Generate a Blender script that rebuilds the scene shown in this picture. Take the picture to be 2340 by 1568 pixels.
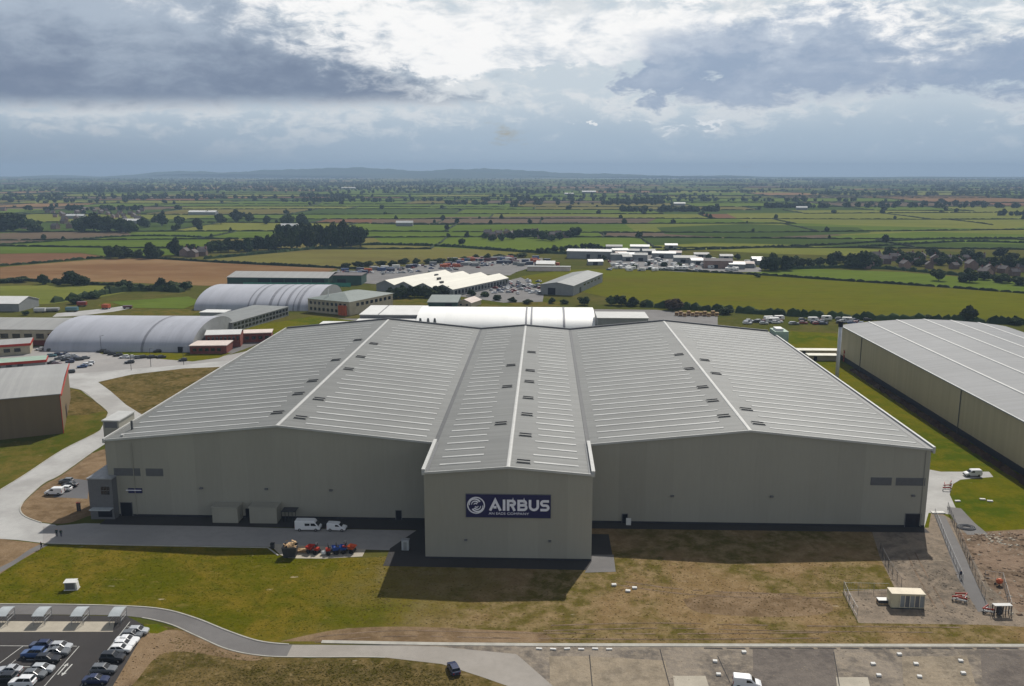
import bpy, math, random
import numpy as np
from mathutils import Vector, Matrix

R = math.radians
random.seed(7)
rng = np.random.default_rng(11)
scene = bpy.context.scene
for o in list(bpy.data.objects):
    bpy.data.objects.remove(o)

# ------------------------------------------------------------------ camera
CAM_X, CAM_H, F, PITCH, YAW = 0.946, 78.0, 878.06, 0.1936, 0.0365
cam_d = bpy.data.cameras.new('camera')
cam_d.sensor_width = 36.0
cam_d.lens = 36.0 * F / 1024.0
cam_d.clip_start = 1.0
cam_d.clip_end = 60000.0
cam = bpy.data.objects.new('camera', cam_d)
scene.collection.objects.link(cam)
cam.location = (CAM_X, 0, CAM_H)
cam.rotation_euler = (math.pi / 2 - PITCH, 0, YAW)
scene.camera = cam

# ------------------------------------------------------------------ sun, sky, exposure
SUN_EL, SUN_AZ = R(46.0), R(20.0)          # azimuth clockwise from +Y: ahead of the camera, a little to the right
sun_vec = Vector((math.sin(SUN_AZ) * math.cos(SUN_EL), math.cos(SUN_AZ) * math.cos(SUN_EL), math.sin(SUN_EL)))
sd = bpy.data.lights.new('sun', 'SUN')
sd.energy = 4.6
sd.angle = R(0.6)
sd.color = (1.0, 0.955, 0.88)
sun = bpy.data.objects.new('sun', sd)
scene.collection.objects.link(sun)
sun.rotation_euler = (-sun_vec).to_track_quat('-Z', 'Y').to_euler()
scene.view_settings.view_transform = 'Standard'
scene.view_settings.look = 'None'
scene.view_settings.exposure = 0.0
scene.view_settings.gamma = 1.0
scene.view_settings.use_curve_mapping = False
scene.cycles.use_denoising = True
scene.cycles.max_bounces = 5
scene.cycles.diffuse_bounces = 3
scene.cycles.glossy_bounces = 2
scene.cycles.transmission_bounces = 3
scene.cycles.volume_bounces = 0


class NT:
    """small helper round a node tree"""
    def __init__(self, tree):
        self.t = tree
        tree.nodes.clear()

    def n(self, kind, **kw):
        nd = self.t.nodes.new(kind)
        for k, v in kw.items():
            setattr(nd, k, v)
        return nd

    def put(self, sock, v):
        if v is None:
            return
        if isinstance(v, bpy.types.NodeSocket):
            self.t.links.new(v, sock)
        else:
            try:
                sock.default_value = v
            except Exception:
                sock.default_value = (*v, 1.0)

    def m(self, op, a, b=None, c=None, clamp=False):
        nd = self.n('ShaderNodeMath', operation=op, use_clamp=clamp)
        self.put(nd.inputs[0], a)
        if b is not None: self.put(nd.inputs[1], b)
        if c is not None: self.put(nd.inputs[2], c)
        return nd.outputs[0]

    def smooth(self, x, a, b):
        nd = self.n('ShaderNodeMapRange', interpolation_type='SMOOTHSTEP')
        self.put(nd.inputs[0], x); nd.inputs[1].default_value = a; nd.inputs[2].default_value = b
        return nd.outputs[0]

    def mix(self, f, a, b, mode='MIX'):
        nd = self.n('ShaderNodeMix', data_type='RGBA', blend_type=mode)
        self.put(nd.inputs[0], f)
        self.put(nd.inputs[6], a if isinstance(a, bpy.types.NodeSocket) else (*a[:3], 1.0))
        self.put(nd.inputs[7], b if isinstance(b, bpy.types.NodeSocket) else (*b[:3], 1.0))
        return nd.outputs[2]

    def noise(self, vec, scale, detail=4.0, rough=0.55, dist=0.0):
        nd = self.n('ShaderNodeTexNoise')
        self.put(nd.inputs['Vector'], vec)
        nd.inputs['Scale'].default_value = scale
        nd.inputs['Detail'].default_value = detail
        nd.inputs['Roughness'].default_value = rough
        nd.inputs['Distortion'].default_value = dist
        return nd.outputs[0]

    def xyz(self, x, y, z=0.0):
        nd = self.n('ShaderNodeCombineXYZ')
        self.put(nd.inputs[0], x); self.put(nd.inputs[1], y); self.put(nd.inputs[2], z)
        return nd.outputs[0]

    def sep(self, v):
        nd = self.n('ShaderNodeSeparateXYZ'); self.put(nd.inputs[0], v)
        return nd.outputs

    def mapping(self, v, scale):
        nd = self.n('ShaderNodeVectorMath', operation='MULTIPLY')
        self.put(nd.inputs[0], v); nd.inputs[1].default_value = scale
        return nd.outputs[0]


# the sky: Nishita daylight with a broken cumulus layer over it
world = bpy.data.worlds.new('World')
scene.world = world
world.use_nodes = True
world.cycles.sampling_method = 'MANUAL'
world.cycles.sample_map_resolution = 256
T = NT(world.node_tree)
SKY_STRENGTH = 0.05
sky = T.n('ShaderNodeTexSky', sky_type='NISHITA')
sky.sun_disc = False
sky.sun_elevation = SUN_EL
sky.sun_rotation = SUN_AZ
sky.altitude = 80.0
sky.air_density = 1.0
sky.dust_density = 2.0
sky.ozone_density = 1.0
tc = T.n('ShaderNodeTexCoord')
dx, dy, dz = T.sep(tc.outputs['Generated'])
az = T.m('MULTIPLY', T.m('ARCTAN2', dx, dy), 57.29578)          # degrees, 0 at +Y
el = T.m('MULTIPLY', T.m('ARCSINE', dz), 57.29578)
elc = T.m('MAXIMUM', el, 0.0)
# cloud-deck coordinates: perspective squeeze towards the horizon
inv = T.m('DIVIDE', 1.0, T.m('ADD', T.m('MAXIMUM', dz, 0.0), 0.16))
deck = T.xyz(T.m('MULTIPLY', dx, inv), T.m('MULTIPLY', dy, inv), 0.0)
ax = T.m('MULTIPLY', az, 0.10)
ay = T.m('MULTIPLY', elc, 0.23)
n_big = T.noise(deck, 1.1, 7.0, 0.58, 0.3)                      # the wide pattern of the deck
n_a = T.noise(T.xyz(ax, ay, 0.3), 1.7, 9.0, 0.60, 0.35)         # billows
n_b = T.noise(T.xyz(ax, ay, 7.9), 1.3, 8.0, 0.58, 0.2)
n_c = T.noise(T.xyz(ax, ay, 3.3), 5.2, 9.0, 0.64, 0.35)          # fine ragged edges


def k(x, s):
    return T.m('MULTIPLY', x, s)


def add(*xs):
    r = xs[0]
    for x in xs[1:]:
        r = T.m('ADD', r, x)
    return r


def cen(x, s):
    return k(T.m('SUBTRACT', x, 0.5), s)


rag = add(cen(n_a, 1.0), cen(n_c, 0.65))                        # ragged offset, about -0.4 .. 0.4
azw = add(az, cen(n_a, 19.0), cen(n_c, 13.0))
elw = add(el, cen(n_b, 5.0), cen(n_c, 4.5))


def ell(a0, e0, sa, se):
    """1 inside a ragged ellipse of cloud, falling to 0 at its edge and below outside"""
    A = k(T.m('SUBTRACT', azw, a0), 1.0 / sa)
    E_ = k(T.m('SUBTRACT', elw, e0), 1.0 / se)
    return T.m('SUBTRACT', 1.0, T.m('SQRT', add(T.m('MULTIPLY', A, A), T.m('MULTIPLY', E_, E_))))


def far_fade(x):
    """regional banks give way to the ordinary broken deck outside the region they fill"""
    return T.m('MULTIPLY', x, T.m('SUBTRACT', 1.0, T.smooth(el, 12.5, 22.0)))


# 1 pale layer seen below and between the cumulus
low = T.mix(T.smooth(add(el, cen(n_b, 2.4)), 0.8, 5.0), (0.40, 0.505, 0.61), (0.60, 0.675, 0.735))
low = T.mix(T.m('MULTIPLY', T.smooth(add(n_c, cen(n_b, 1.1), k(T.smooth(el, 1.5, 4.0), 0.12)), 0.50, 0.74), 0.80), low, (0.80, 0.82, 0.83))
# 2 sunlit cumulus
w_f = add(T.smooth(add(el, cen(n_b, 4.0)), 3.6, 7.2), rag,
          k(T.m('MAXIMUM', ell(-3, 7.2, 13, 3.0), 0.0), 0.5), k(T.m('MAXIMUM', ell(7.8, 3.15, 2.2, 0.75), -0.2), 1.2), k(T.m('MAXIMUM', ell(11.3, 3.2, 2.6, 0.8), -0.2), 1.2))
w_m = T.smooth(w_f, 0.42, 0.64)
w_col = T.mix(T.smooth(add(n_c, cen(n_a, 1.3), k(T.smooth(el, 4.0, 9.0), 0.12)), 0.20, 0.70), (0.52, 0.60, 0.685), (1.0, 0.995, 0.985))
deckc = T.mix(w_m, low, w_col)
# 3 shaded banks: the slate-blue bank on the left with its flat base, the grey ones on the right
d_base = k(add(el, cen(n_c, 1.1), cen(n_b, 0.8), k(az, -0.03), -4.35), 1.15)
d_edge = k(add(-7.0, k(add(k(azw, 0.6), k(az, 0.4)), -1.0), k(T.m('SUBTRACT', elw, 5.5), -2.3)), 0.15)
d_left = T.m('MINIMUM', d_base, d_edge)
d_r = T.m('MAXIMUM', ell(14.5, 6.8, 9.5, 2.5), T.m('MAXIMUM', ell(27, 5.6, 10.0, 1.9), ell(8.5, 6.0, 4.0, 1.6)))
dl_m = far_fade(T.m('MULTIPLY', T.smooth(d_left, -0.45, 1.0), 0.96))
dr_m = far_fade(T.m('MULTIPLY', T.smooth(d_r, -0.22, 0.46), 0.88))
dl_c = T.mix(T.smooth(add(k(add(el, -4.0), 0.13), rag, cen(n_b, 0.8)), -0.05, 0.85), (0.175, 0.225, 0.325), (0.40, 0.475, 0.575))
dr_c = T.mix(T.smooth(add(k(add(el, -5.0), 0.10), rag, cen(n_b, 0.9)), -0.05, 0.8), (0.285, 0.37, 0.515), (0.62, 0.69, 0.775))
deckc = T.mix(dl_m, deckc, dl_c)
deckc = T.mix(dr_m, deckc, dr_c)
# 4 far air under the deck, a little darker under the left bank
hz_c = T.mix(T.smooth(az, -34.0, -2.0), (0.27, 0.335, 0.42), (0.40, 0.50, 0.61))
deckc = T.mix(T.m('POWER', 2.718, T.m('MULTIPLY', T.m('MULTIPLY', elc, elc), -0.16)), deckc, hz_c)
cloud = T.mix(1.0, deckc, (1.0 / SKY_STRENGTH, 1.0 / SKY_STRENGTH, 1.0 / SKY_STRENGTH), 'MULTIPLY')
# the deck closes up towards the horizon and breaks open overhead
cov = T.smooth(add(n_big, cen(n_c, 0.25), k(T.smooth(el, 10.0, 34.0), -0.30)), 0.20, 0.34)
final = T.mix(cov, sky.outputs[0], cloud)
bg = T.n('ShaderNodeBackground')
T.put(bg.inputs[0], final)
bg.inputs[1].default_value = SKY_STRENGTH
wo = T.n('ShaderNodeOutputWorld')
T.t.links.new(bg.outputs[0], wo.inputs[0])

# ------------------------------------------------------------------ helpers
C = scene.collection
S_ = 1024.0 / 2340.0


def _ray(u, v):
    a = (u * S_ - 512.0) / F
    b = -(v * S_ - 343.0) / F
    cp, sp = math.cos(PITCH), math.sin(PITCH)
    x, y, z = a, cp + b * sp, -sp + b * cp
    c, s = math.cos(YAW), math.sin(YAW)
    return x * c - y * s, x * s + y * c, z


def G(u, v, z=0.0):
    """survey point: plan position of a spot measured on the photograph, on level z"""
    X, Y, Z = _ray(u, v)
    t = (z - CAM_H) / Z
    return (CAM_X + X * t, Y * t)


def GL(pts, z=0.0):
    return [G(u, v, z) for u, v in pts]


def lin(r, g, b):
    f = lambda c: ((c / 255.0 + 0.055) / 1.055) ** 2.4 if c > 10 else c / 255.0 / 12.92
    return (f(r), f(g), f(b))


class MB:
    def __init__(self):
        self.v = []
        self.f = []

    def quad(self, *p):
        i = len(self.v)
        self.v += [tuple(q) for q in p]
        self.f.append(tuple(range(i, i + len(p))))
        return self

    def box(self, x0, x1, y0, y1, z0, z1):
        i = len(self.v)
        self.v += [(x0, y0, z0), (x1, y0, z0), (x1, y1, z0), (x0, y1, z0), (x0, y0, z1), (x1, y0, z1), (x1, y1, z1), (x0, y1, z1)]
        self.f += [tuple(i + j for j in q) for q in ((3, 2, 1, 0), (4, 5, 6, 7), (0, 1, 5, 4), (1, 2, 6, 5), (2, 3, 7, 6), (3, 0, 4, 7))]
        return self

    def prism(self, poly, z0, z1):
        """poly: counter-clockwise plan outline"""
        n = len(poly)
        if sum(poly[j][0] * poly[(j + 1) % n][1] - poly[(j + 1) % n][0] * poly[j][1] for j in range(n)) < 0:
            poly = poly[::-1]
        i = len(self.v)
        self.v += [(x, y, z0) for x, y in poly] + [(x, y, z1) for x, y in poly]
        self.f.append(tuple(i + j for j in range(n))[::-1])
        self.f.append(tuple(i + n + j for j in range(n)))
        for j in range(n):
            kx = (j + 1) % n
            self.f.append((i + j, i + kx, i + n + kx, i + n + j))
        return self

    def slab_xz(self, poly, y0, y1):
        """poly in x,z; extruded from y0 to y1"""
        n = len(poly)
        i = len(self.v)
        self.v += [(x, y0, z) for x, z in poly] + [(x, y1, z) for x, z in poly]
        self.f.append(tuple(i + j for j in range(n)))
        self.f.append(tuple(i + n + j for j in range(n))[::-1])
        for j in range(n):
            kx = (j + 1) % n
            self.f.append((i + kx, i + j, i + n + j, i + n + kx))
        return self

    def slab_yz(self, poly, x0, x1):
        n = len(poly)
        i = len(self.v)
        self.v += [(x0, y, z) for y, z in poly] + [(x1, y, z) for y, z in poly]
        self.f.append(tuple(i + j for j in range(n))[::-1])
        self.f.append(tuple(i + n + j for j in range(n)))
        for j in range(n):
            kx = (j + 1) % n
            self.f.append((i + j, i + kx, i + n + kx, i + n + j))
        return self

    def tube(self, p0, p1, r0, r1=None, n=8):
        r1 = r0 if r1 is None else r1
        p0, p1 = Vector(p0), Vector(p1)
        d = (p1 - p0).normalized()
        a = d.orthogonal().normalized()
        b = d.cross(a)
        i = len(self.v)
        for p, r in ((p0, r0), (p1, r1)):
            for j in range(n):
                t = 2 * math.pi * j / n
                self.v.append(tuple(p + (a * math.cos(t) + b * math.sin(t)) * r))
        for j in range(n):
            kx = (j + 1) % n
            self.f.append((i + j, i + kx, i + n + kx, i + n + j))
        self.f.append(tuple(i + j for j in range(n))[::-1])
        self.f.append(tuple(i + n + j for j in range(n)))
        return self

    def bar(self, p0, p1, w, h):
        """rectangular bar along a 3-d line, w across in plan, h upward"""
        p0, p1 = Vector(p0), Vector(p1)
        d = p1 - p0
        s = Vector((-d.y, d.x, 0))
        s = s.normalized() * (w / 2) if s.length > 1e-6 else Vector((w / 2, 0, 0))
        up = Vector((0, 0, h))
        i = len(self.v)
        for p in (p0, p1):
            self.v += [tuple(p - s), tuple(p + s), tuple(p + s + up), tuple(p - s + up)]
        self.f += [tuple(i + j for j in q) for q in ((0, 1, 2, 3), (7, 6, 5, 4), (4, 5, 1, 0), (5, 6, 2, 1), (6, 7, 3, 2), (7, 4, 0, 3))]
        return self

    def mesh(self, name, mats, smooth=False, idx=None):
        me = bpy.data.meshes.new(name)
        me.from_pydata(self.v, [], self.f)
        for m_ in (mats if isinstance(mats, (list, tuple)) else [mats]):
            me.materials.append(m_)
        if idx is not None:
            me.polygons.foreach_set('material_index', idx)
        if smooth:
            me.polygons.foreach_set('use_smooth', [True] * len(me.polygons))
        me.update()
        return me


def link(o, parent=None):
    C.objects.link(o)
    if parent is not None:
        o.parent = parent
    return o


def tag(o, label=None, cat=None, group=None, kind=None):
    if label: o['label'] = label
    if cat: o['category'] = cat
    if group: o['group'] = group
    if kind: o['kind'] = kind
    return o


def thing(name, label, cat, loc=(0, 0, 0), rz=0.0, group=None):
    o = bpy.data.objects.new(name, None)
    o.empty_display_size = 0.5
    o.location = loc if len(loc) == 3 else (*loc, 0.0)
    o.rotation_euler = (0, 0, rz)
    C.objects.link(o)
    return tag(o, label, cat, group)


def _world_loc(o):
    l = Vector(o.location)
    while o.parent is not None:
        o = o.parent
        l += Vector(o.location)
    return l


def part(name, mb, mat_, parent, W=False, smooth=False, label=None, kind=None):
    """W: the builder holds world coordinates of an unrotated thing"""
    if W:
        l = _world_loc(parent)
        mb.v = [(x - l.x, y - l.y, z - l.z) for x, y, z in mb.v]
    o = bpy.data.objects.new(name, mb.mesh(name, mat_, smooth))
    link(o, parent)
    return tag(o, label, kind=kind)


def solo(name, mb, mat_, label, cat, group=None, smooth=False):
    o = bpy.data.objects.new(name, mb.mesh(name, mat_, smooth))
    link(o)
    return tag(o, label, cat, group)


def struct(name, mb, mat_, kind='structure', smooth=False, label=None):
    o = bpy.data.objects.new(name, mb.mesh(name, mat_, smooth))
    link(o)
    return tag(o, label, kind=kind)


# ------------------------------------------------------------------ materials
def new_mat(name):
    m_ = bpy.data.materials.new(name)
    m_.use_nodes = True
    t = NT(m_.node_tree)
    b = t.n('ShaderNodeBsdfPrincipled')
    o = t.n('ShaderNodeOutputMaterial')
    t.t.links.new(b.outputs[0], o.inputs[0])
    return m_, t, b


def mat(name, col, rough=0.75, var=0.18, scale=0.25, col2=None, metal=0.0, spec=0.3, fine=True, bump=0.0, per_object=0.0, coat=0.0):
    m_, t, b = new_mat(name)
    c2 = col2 or tuple(c * (1 - var) for c in col)
    tc_ = t.n('ShaderNodeTexCoord')
    v = tc_.outputs['Object']
    n1 = t.noise(v, scale, 5.0, 0.6)
    f1 = t.smooth(n1, 0.35, 0.68)
    c = t.mix(f1, col, c2)
    if fine:
        n2 = t.noise(v, scale * 9.0, 3.0, 0.6)
        c = t.mix(t.m('MULTIPLY', t.smooth(n2, 0.4, 0.75), 0.35), c, tuple(x * 0.72 for x in col))
    if per_object:
        oi = t.n('ShaderNodeObjectInfo')
        h = t.n('ShaderNodeHueSaturation')
        t.put(h.inputs['Value'], t.m('ADD', 1.0 - per_object, t.m('MULTIPLY', oi.outputs['Random'], 2 * per_object)))
        t.put(h.inputs['Color'], c)
        c = h.outputs[0]
    t.put(b.inputs['Base Color'], c)
    b.inputs['Roughness'].default_value = rough
    b.inputs['Metallic'].default_value = metal
    b.inputs['Specular IOR Level'].default_value = spec
    if coat:
        b.inputs['Coat Weight'].default_value = coat
        b.inputs['Coat Roughness'].default_value = 0.08
    if bump:
        bn = t.n('ShaderNodeBump')
        bn.inputs['Strength'].default_value = bump
        bn.inputs['Distance'].default_value = 0.3
        t.put(bn.inputs['Height'], n1)
        t.put(b.inputs['Normal'], bn.outputs[0])
    return m_


def cladding(name, col, axis, pitch, rough=0.55, amount=0.07, spec=0.35, streak=0.10, metal=0.0):
    """profiled metal sheet: sheets of slightly uneven tone laid side by side along one axis, faint weather streaks across"""
    m_, t, b = new_mat(name)
    tc_ = t.n('ShaderNodeTexCoord')
    v = tc_.outputs['Object']
    s = t.sep(v)
    a = s[axis]
    fl = t.m('FLOOR', t.m('DIVIDE', a, pitch))
    wn = t.n('ShaderNodeTexWhiteNoise', noise_dimensions='1D')
    t.put(wn.inputs['W'], fl)
    val = t.m('ADD', 1.0 - amount, t.m('MULTIPLY', wn.outputs[0], 2 * amount))
    n1 = t.noise(v, 0.035, 5.0, 0.6)
    val = t.m('MULTIPLY', val, t.m('ADD', 1.0 - streak, t.m('MULTIPLY', n1, 2 * streak)))
    sc = [0.9, 0.9, 0.9]
    sc[axis] = 4.0
    if axis != 2:
        sc = [0.15, 0.15, 0.15]; sc[axis] = 1.6
    n2 = t.noise(t.mapping(v, tuple(sc)), 1.0, 4.0, 0.6)
    val = t.m('MULTIPLY', val, t.m('ADD', 1.0 - streak * 0.7, t.m('MULTIPLY', n2, 1.4 * streak)))
    h = t.n('ShaderNodeHueSaturation')
    h.inputs['Color'].default_value = (*col, 1)
    t.put(h.inputs['Value'], val)
    t.put(b.inputs['Base Color'], h.outputs[0])
    b.inputs['Roughness'].default_value = rough
    b.inputs['Specular IOR Level'].default_value = spec
    b.inputs['Metallic'].default_value = metal
    return m_


def turf(name, cols, s1=0.03, s2=0.25, streak=None, rough=0.95, dryx=None, scuff=0.0, scuff_col=(0.42, 0.36, 0.27), straw=None):
    return _turf(name, cols, s1, s2, streak, rough, dryx, scuff, scuff_col, straw)


def _turf(name, cols, s1=0.03, s2=0.25, streak=None, rough=0.95, dryx=None, scuff=0.0, scuff_col=(0.42, 0.36, 0.27), straw=None):
    """grass or earth: cols = (main, second, accent); dryx=(x0,x1,dry colours) turns to dry ground along x"""
    m_, t, b = new_mat(name)
    tc_ = t.n('ShaderNodeTexCoord')
    v = tc_.outputs['Object']
    if streak:
        v = t.mapping(v, streak)
    a = t.smooth(t.noise(v, s1, 7.0, 0.66, 0.6), 0.42, 0.58)
    c_ = t.smooth(t.noise(v, s2, 6.0, 0.68), 0.40, 0.66)
    d = t.smooth(t.noise(v, s2 * 6, 4.0, 0.7), 0.40, 0.75)
    col = t.mix(a, cols[0], cols[1])
    col = t.mix(t.m('MULTIPLY', c_, 0.6), col, cols[2])
    col = t.mix(t.m('MULTIPLY', d, 0.45), col, tuple(x * 0.55 for x in cols[0]))
    if dryx:
        x0, x1, dc = dryx
        xs = t.sep(tc_.outputs['Object'])[0]
        w = t.m('ADD', xs, t.m('MULTIPLY', t.m('SUBTRACT', t.noise(tc_.outputs['Object'], 0.05, 5.0, 0.6), 0.5), abs(x1 - x0) * 1.3))
        f = t.smooth(w, x0, x1)
        dcol = t.mix(a, dc[0], dc[1])
        dcol = t.mix(t.m('MULTIPLY', c_, 0.75), dcol, dc[2])
        dcol = t.mix(t.m('MULTIPLY', d, 0.5), dcol, tuple(x * 0.5 for x in dc[0]))
        col = t.mix(f, col, dcol)
    if straw:
        st = t.noise(t.mapping(tc_.outputs['Object'], (0.8, 1.5, 1.0)), 0.55, 6.0, 0.72, 0.8)
        col = t.mix(t.m('MULTIPLY', t.smooth(st, 0.54, 0.70), 0.55), col, straw)
        st2 = t.noise(tc_.outputs['Object'], 0.16, 6.0, 0.7, 0.5)
        col = t.mix(t.m('MULTIPLY', t.smooth(st2, 0.56, 0.66), 0.5), col, tuple(x * 0.55 for x in cols[0]))
    if scuff:
        sn = t.noise(t.mapping(tc_.outputs['Object'], (0.25, 0.7, 1.0)), 0.9, 3.0, 0.5)
        col = t.mix(t.m('MULTIPLY', t.smooth(sn, 0.70, 0.78), scuff), col, scuff_col)
    t.put(b.inputs['Base Color'], col)
    b.inputs['Roughness'].default_value = rough
    b.inputs['Specular IOR Level'].default_value = 0.0
    bn = t.n('ShaderNodeBump')
    bn.inputs['Strength'].default_value = 0.5
    bn.inputs['Distance'].default_value = 0.35
    t.put(bn.inputs['Height'], t.noise(tc_.outputs['Object'], 1.1, 5.0, 0.7))
    t.put(b.inputs['Normal'], bn.outputs[0])
    return m_


def leaf(name, col, col2, glow=0.0):
    m_, t, b = new_mat(name)
    g = t.n('ShaderNodeNewGeometry')
    oi = t.n('ShaderNodeObjectInfo')
    c = t.mix(g.outputs['Random Per Island'], col, col2)
    h = t.n('ShaderNodeHueSaturation')
    t.put(h.inputs['Value'], t.m('ADD', 0.75, t.m('MULTIPLY', oi.outputs['Random'], 0.5)))
    t.put(h.inputs['Hue'], t.m('ADD', 0.485, t.m('MULTIPLY', oi.outputs['Random'], 0.03)))
    t.put(h.inputs['Color'], c)
    t.put(b.inputs['Base Color'], h.outputs[0])
    b.inputs['Roughness'].default_value = 0.9
    b.inputs['Specular IOR Level'].default_value = 0.08
    if glow:
        tr = t.n('ShaderNodeBsdfTranslucent')
        t.put(tr.inputs['Color'], h.outputs[0])
        mx = t.n('ShaderNodeMixShader')
        mx.inputs[0].default_value = glow
        t.t.links.new(b.outputs[0], mx.inputs[1])
        t.t.links.new(tr.outputs[0], mx.inputs[2])
        out = [q for q in t.t.nodes if q.type == 'OUTPUT_MATERIAL'][0]
        t.t.links.new(mx.outputs[0], out.inputs[0])
    return m_


M = {}
M['wall'] = cladding('grey_green_wall_sheet', (0.300, 0.288, 0.240), 0, 6.0, 0.6, 0.05, 0.25, 0.10)
M['wall_side'] = cladding('grey_green_side_sheet', (0.300, 0.288, 0.240), 1, 6.0, 0.6, 0.035, 0.25, 0.06)
M['roof'] = cladding('pale_grey_roof_sheet', (0.152, 0.156, 0.150), 1, 1.0, 0.55, 0.09, 0.22, 0.24)
M['rooflight'] = mat('white_rooflight', (0.44, 0.445, 0.43), 0.5, 0.25, 0.12, col2=(0.33, 0.335, 0.325)) if True else mat('white_rooflight', (0.43, 0.44, 0.42), 0.45, 0.10, 0.4, spec=0.5)
M['trim'] = mat('white_metal_trim', (0.46, 0.46, 0.44), 0.45, 0.12, 0.3, spec=0.4)
M['gutter'] = mat('dark_gutter', (0.13, 0.135, 0.14), 0.5, 0.2, 0.5)
M['dark'] = mat('black_opening', (0.006, 0.006, 0.012), 0.5, 0.1, 0.5, fine=False)
M['louvre'] = mat('grey_louvre', (0.135, 0.135, 0.14), 0.5, 0.12, 2.0)
M['vent'] = mat('dark_roof_vent', (0.07, 0.072, 0.074), 0.5, 0.2, 0.6)
M['plinth'] = mat('dark_plinth', (0.03, 0.03, 0.038), 0.8, 0.2, 0.4)
M['navy'] = mat('navy_sign_face', (0.010, 0.010, 0.075), 0.35, 0.1, 0.5, spec=0.4)
M['sign_white'] = mat('white_sign_letters', (0.78, 0.78, 0.85), 0.4, 0.05, 0.5)
M['glass'] = mat('dark_glass', (0.012, 0.016, 0.02), 0.08, 0.2, 0.5, spec=0.6, fine=False)
M['red'] = mat('red_painted_steel', (0.42, 0.035, 0.018), 0.45, 0.2, 0.6)
M['brown_wall'] = cladding('brown_wall_sheet', (0.165, 0.125, 0.075), 0, 1.2, 0.6, 0.05, 0.2, 0.1)
M['olive_wall'] = cladding('olive_wall_sheet', (0.40, 0.35, 0.24), 1, 1.2, 0.6, 0.05, 0.2, 0.1)
M['pale_roof'] = cladding('pale_shed_roof', (0.30, 0.30, 0.29), 0, 1.1, 0.6, 0.06, 0.2, 0.16)
M['pale_roof_y'] = cladding('pale_shed_roof_along', (0.205, 0.21, 0.215), 1, 1.1, 0.62, 0.06, 0.15, 0.18)
M['arch'] = cladding('silver_arch_skin', (0.36, 0.37, 0.41), 0, 3.2, 0.5, 0.05, 0.3, 0.20)
M['arch_seam'] = mat('dark_arch_seam', (0.22, 0.225, 0.25), 0.5, 0.2, 0.4)
M['white_arch'] = cladding('white_arch_skin', (0.88, 0.88, 0.85), 0, 3.2, 0.45, 0.02, 0.4, 0.04)
M['white'] = mat('white_painted_sheet', (0.66, 0.66, 0.64), 0.5, 0.10, 0.2)
M['cream_roof'] = cladding('cream_factory_roof', (0.56, 0.54, 0.46), 0, 1.5, 0.6, 0.05, 0.3, 0.14)
M['brick'] = mat('red_brick', (0.20, 0.055, 0.038), 0.85, 0.25, 0.8)
M['pink_roof'] = mat('pale_pink_flat_roof', (0.62, 0.53, 0.48), 0.8, 0.14, 0.3)
M['beige'] = mat('beige_render', (0.42, 0.37, 0.27), 0.8, 0.18, 0.4)
M['grey_wall'] = mat('grey_sheet_wall', (0.25, 0.26, 0.26), 0.7, 0.15, 0.3)
M['green_wall'] = mat('dark_green_sheet', (0.03, 0.075, 0.055), 0.6, 0.2, 0.4)
M['green_roof'] = mat('grey_green_roof', (0.18, 0.21, 0.195), 0.6, 0.15, 0.3)
M['grey_roof'] = mat('mid_grey_roof', (0.20, 0.21, 0.205), 0.6, 0.18, 0.25)
M['light_green'] = mat('pale_green_panel', (0.30, 0.40, 0.32), 0.6, 0.18, 0.4)
M['teal'] = mat('teal_green_fence_sheet', (0.05, 0.25, 0.18), 0.6, 0.2, 0.4)
M['slate'] = mat('slate_house_roof', (0.10, 0.085, 0.085), 0.8, 0.25, 0.4, per_object=0.35)
M['house_wall'] = mat('house_wall', (0.24, 0.16, 0.13), 0.85, 0.2, 0.4, per_object=0.3)
M['concrete'] = mat('pale_concrete', (0.40, 0.395, 0.38), 0.85, 0.20, 0.07, col2=(0.29, 0.283, 0.27))
M['asphalt'] = mat('grey_asphalt', (0.115, 0.115, 0.122), 0.85, 0.18, 0.06, col2=(0.092, 0.09, 0.094))
M['asphalt_worn'] = mat('worn_asphalt', (0.145, 0.138, 0.134), 0.85, 0.22, 0.08, col2=(0.112, 0.106, 0.103))
M['pale_asphalt'] = mat('pale_grey_asphalt', (0.30, 0.285, 0.27), 0.85, 0.18, 0.06, col2=(0.25, 0.24, 0.23))
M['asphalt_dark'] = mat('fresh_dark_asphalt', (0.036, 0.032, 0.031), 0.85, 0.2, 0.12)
M['kerb'] = mat('kerb_stone', (0.40, 0.385, 0.34), 0.85, 0.2, 0.5)
M['paint'] = mat('white_road_paint', (0.55, 0.55, 0.52), 0.7, 0.3, 0.7)
M['slab'] = mat('beige_slab', (0.40, 0.36, 0.29), 0.9, 0.15, 0.4)
M['block'] = mat('white_concrete_block', (0.66, 0.65, 0.62), 0.85, 0.12, 1.0)
M['steel'] = mat('galvanised_steel', (0.30, 0.31, 0.32), 0.45, 0.2, 1.0, metal=0.3)
M['dark_steel'] = mat('dark_steel', (0.05, 0.05, 0.055), 0.5, 0.2, 1.0)
M['polycarb'] = mat('blue_grey_canopy_sheet', (0.42, 0.45, 0.46), 0.25, 0.15, 0.7, spec=0.5)
M['timber'] = mat('raw_timber', (0.60, 0.42, 0.24), 0.85, 0.3, 1.5, col2=(0.40, 0.25, 0.13))
M['rubber'] = mat('black_rubber', (0.015, 0.015, 0.016), 0.8, 0.2, 2.0, fine=False)
M['rim'] = mat('alloy_rim', (0.35, 0.35, 0.36), 0.35, 0.1, 2.0, metal=0.6, fine=False)
M['lamp'] = mat('clear_headlamp', (0.7, 0.7, 0.72), 0.2, 0.05, 2.0, fine=False, spec=0.6)
M['tail'] = mat('red_tail_lamp', (0.30, 0.01, 0.01), 0.25, 0.05, 2.0, fine=False, spec=0.5)
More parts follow.
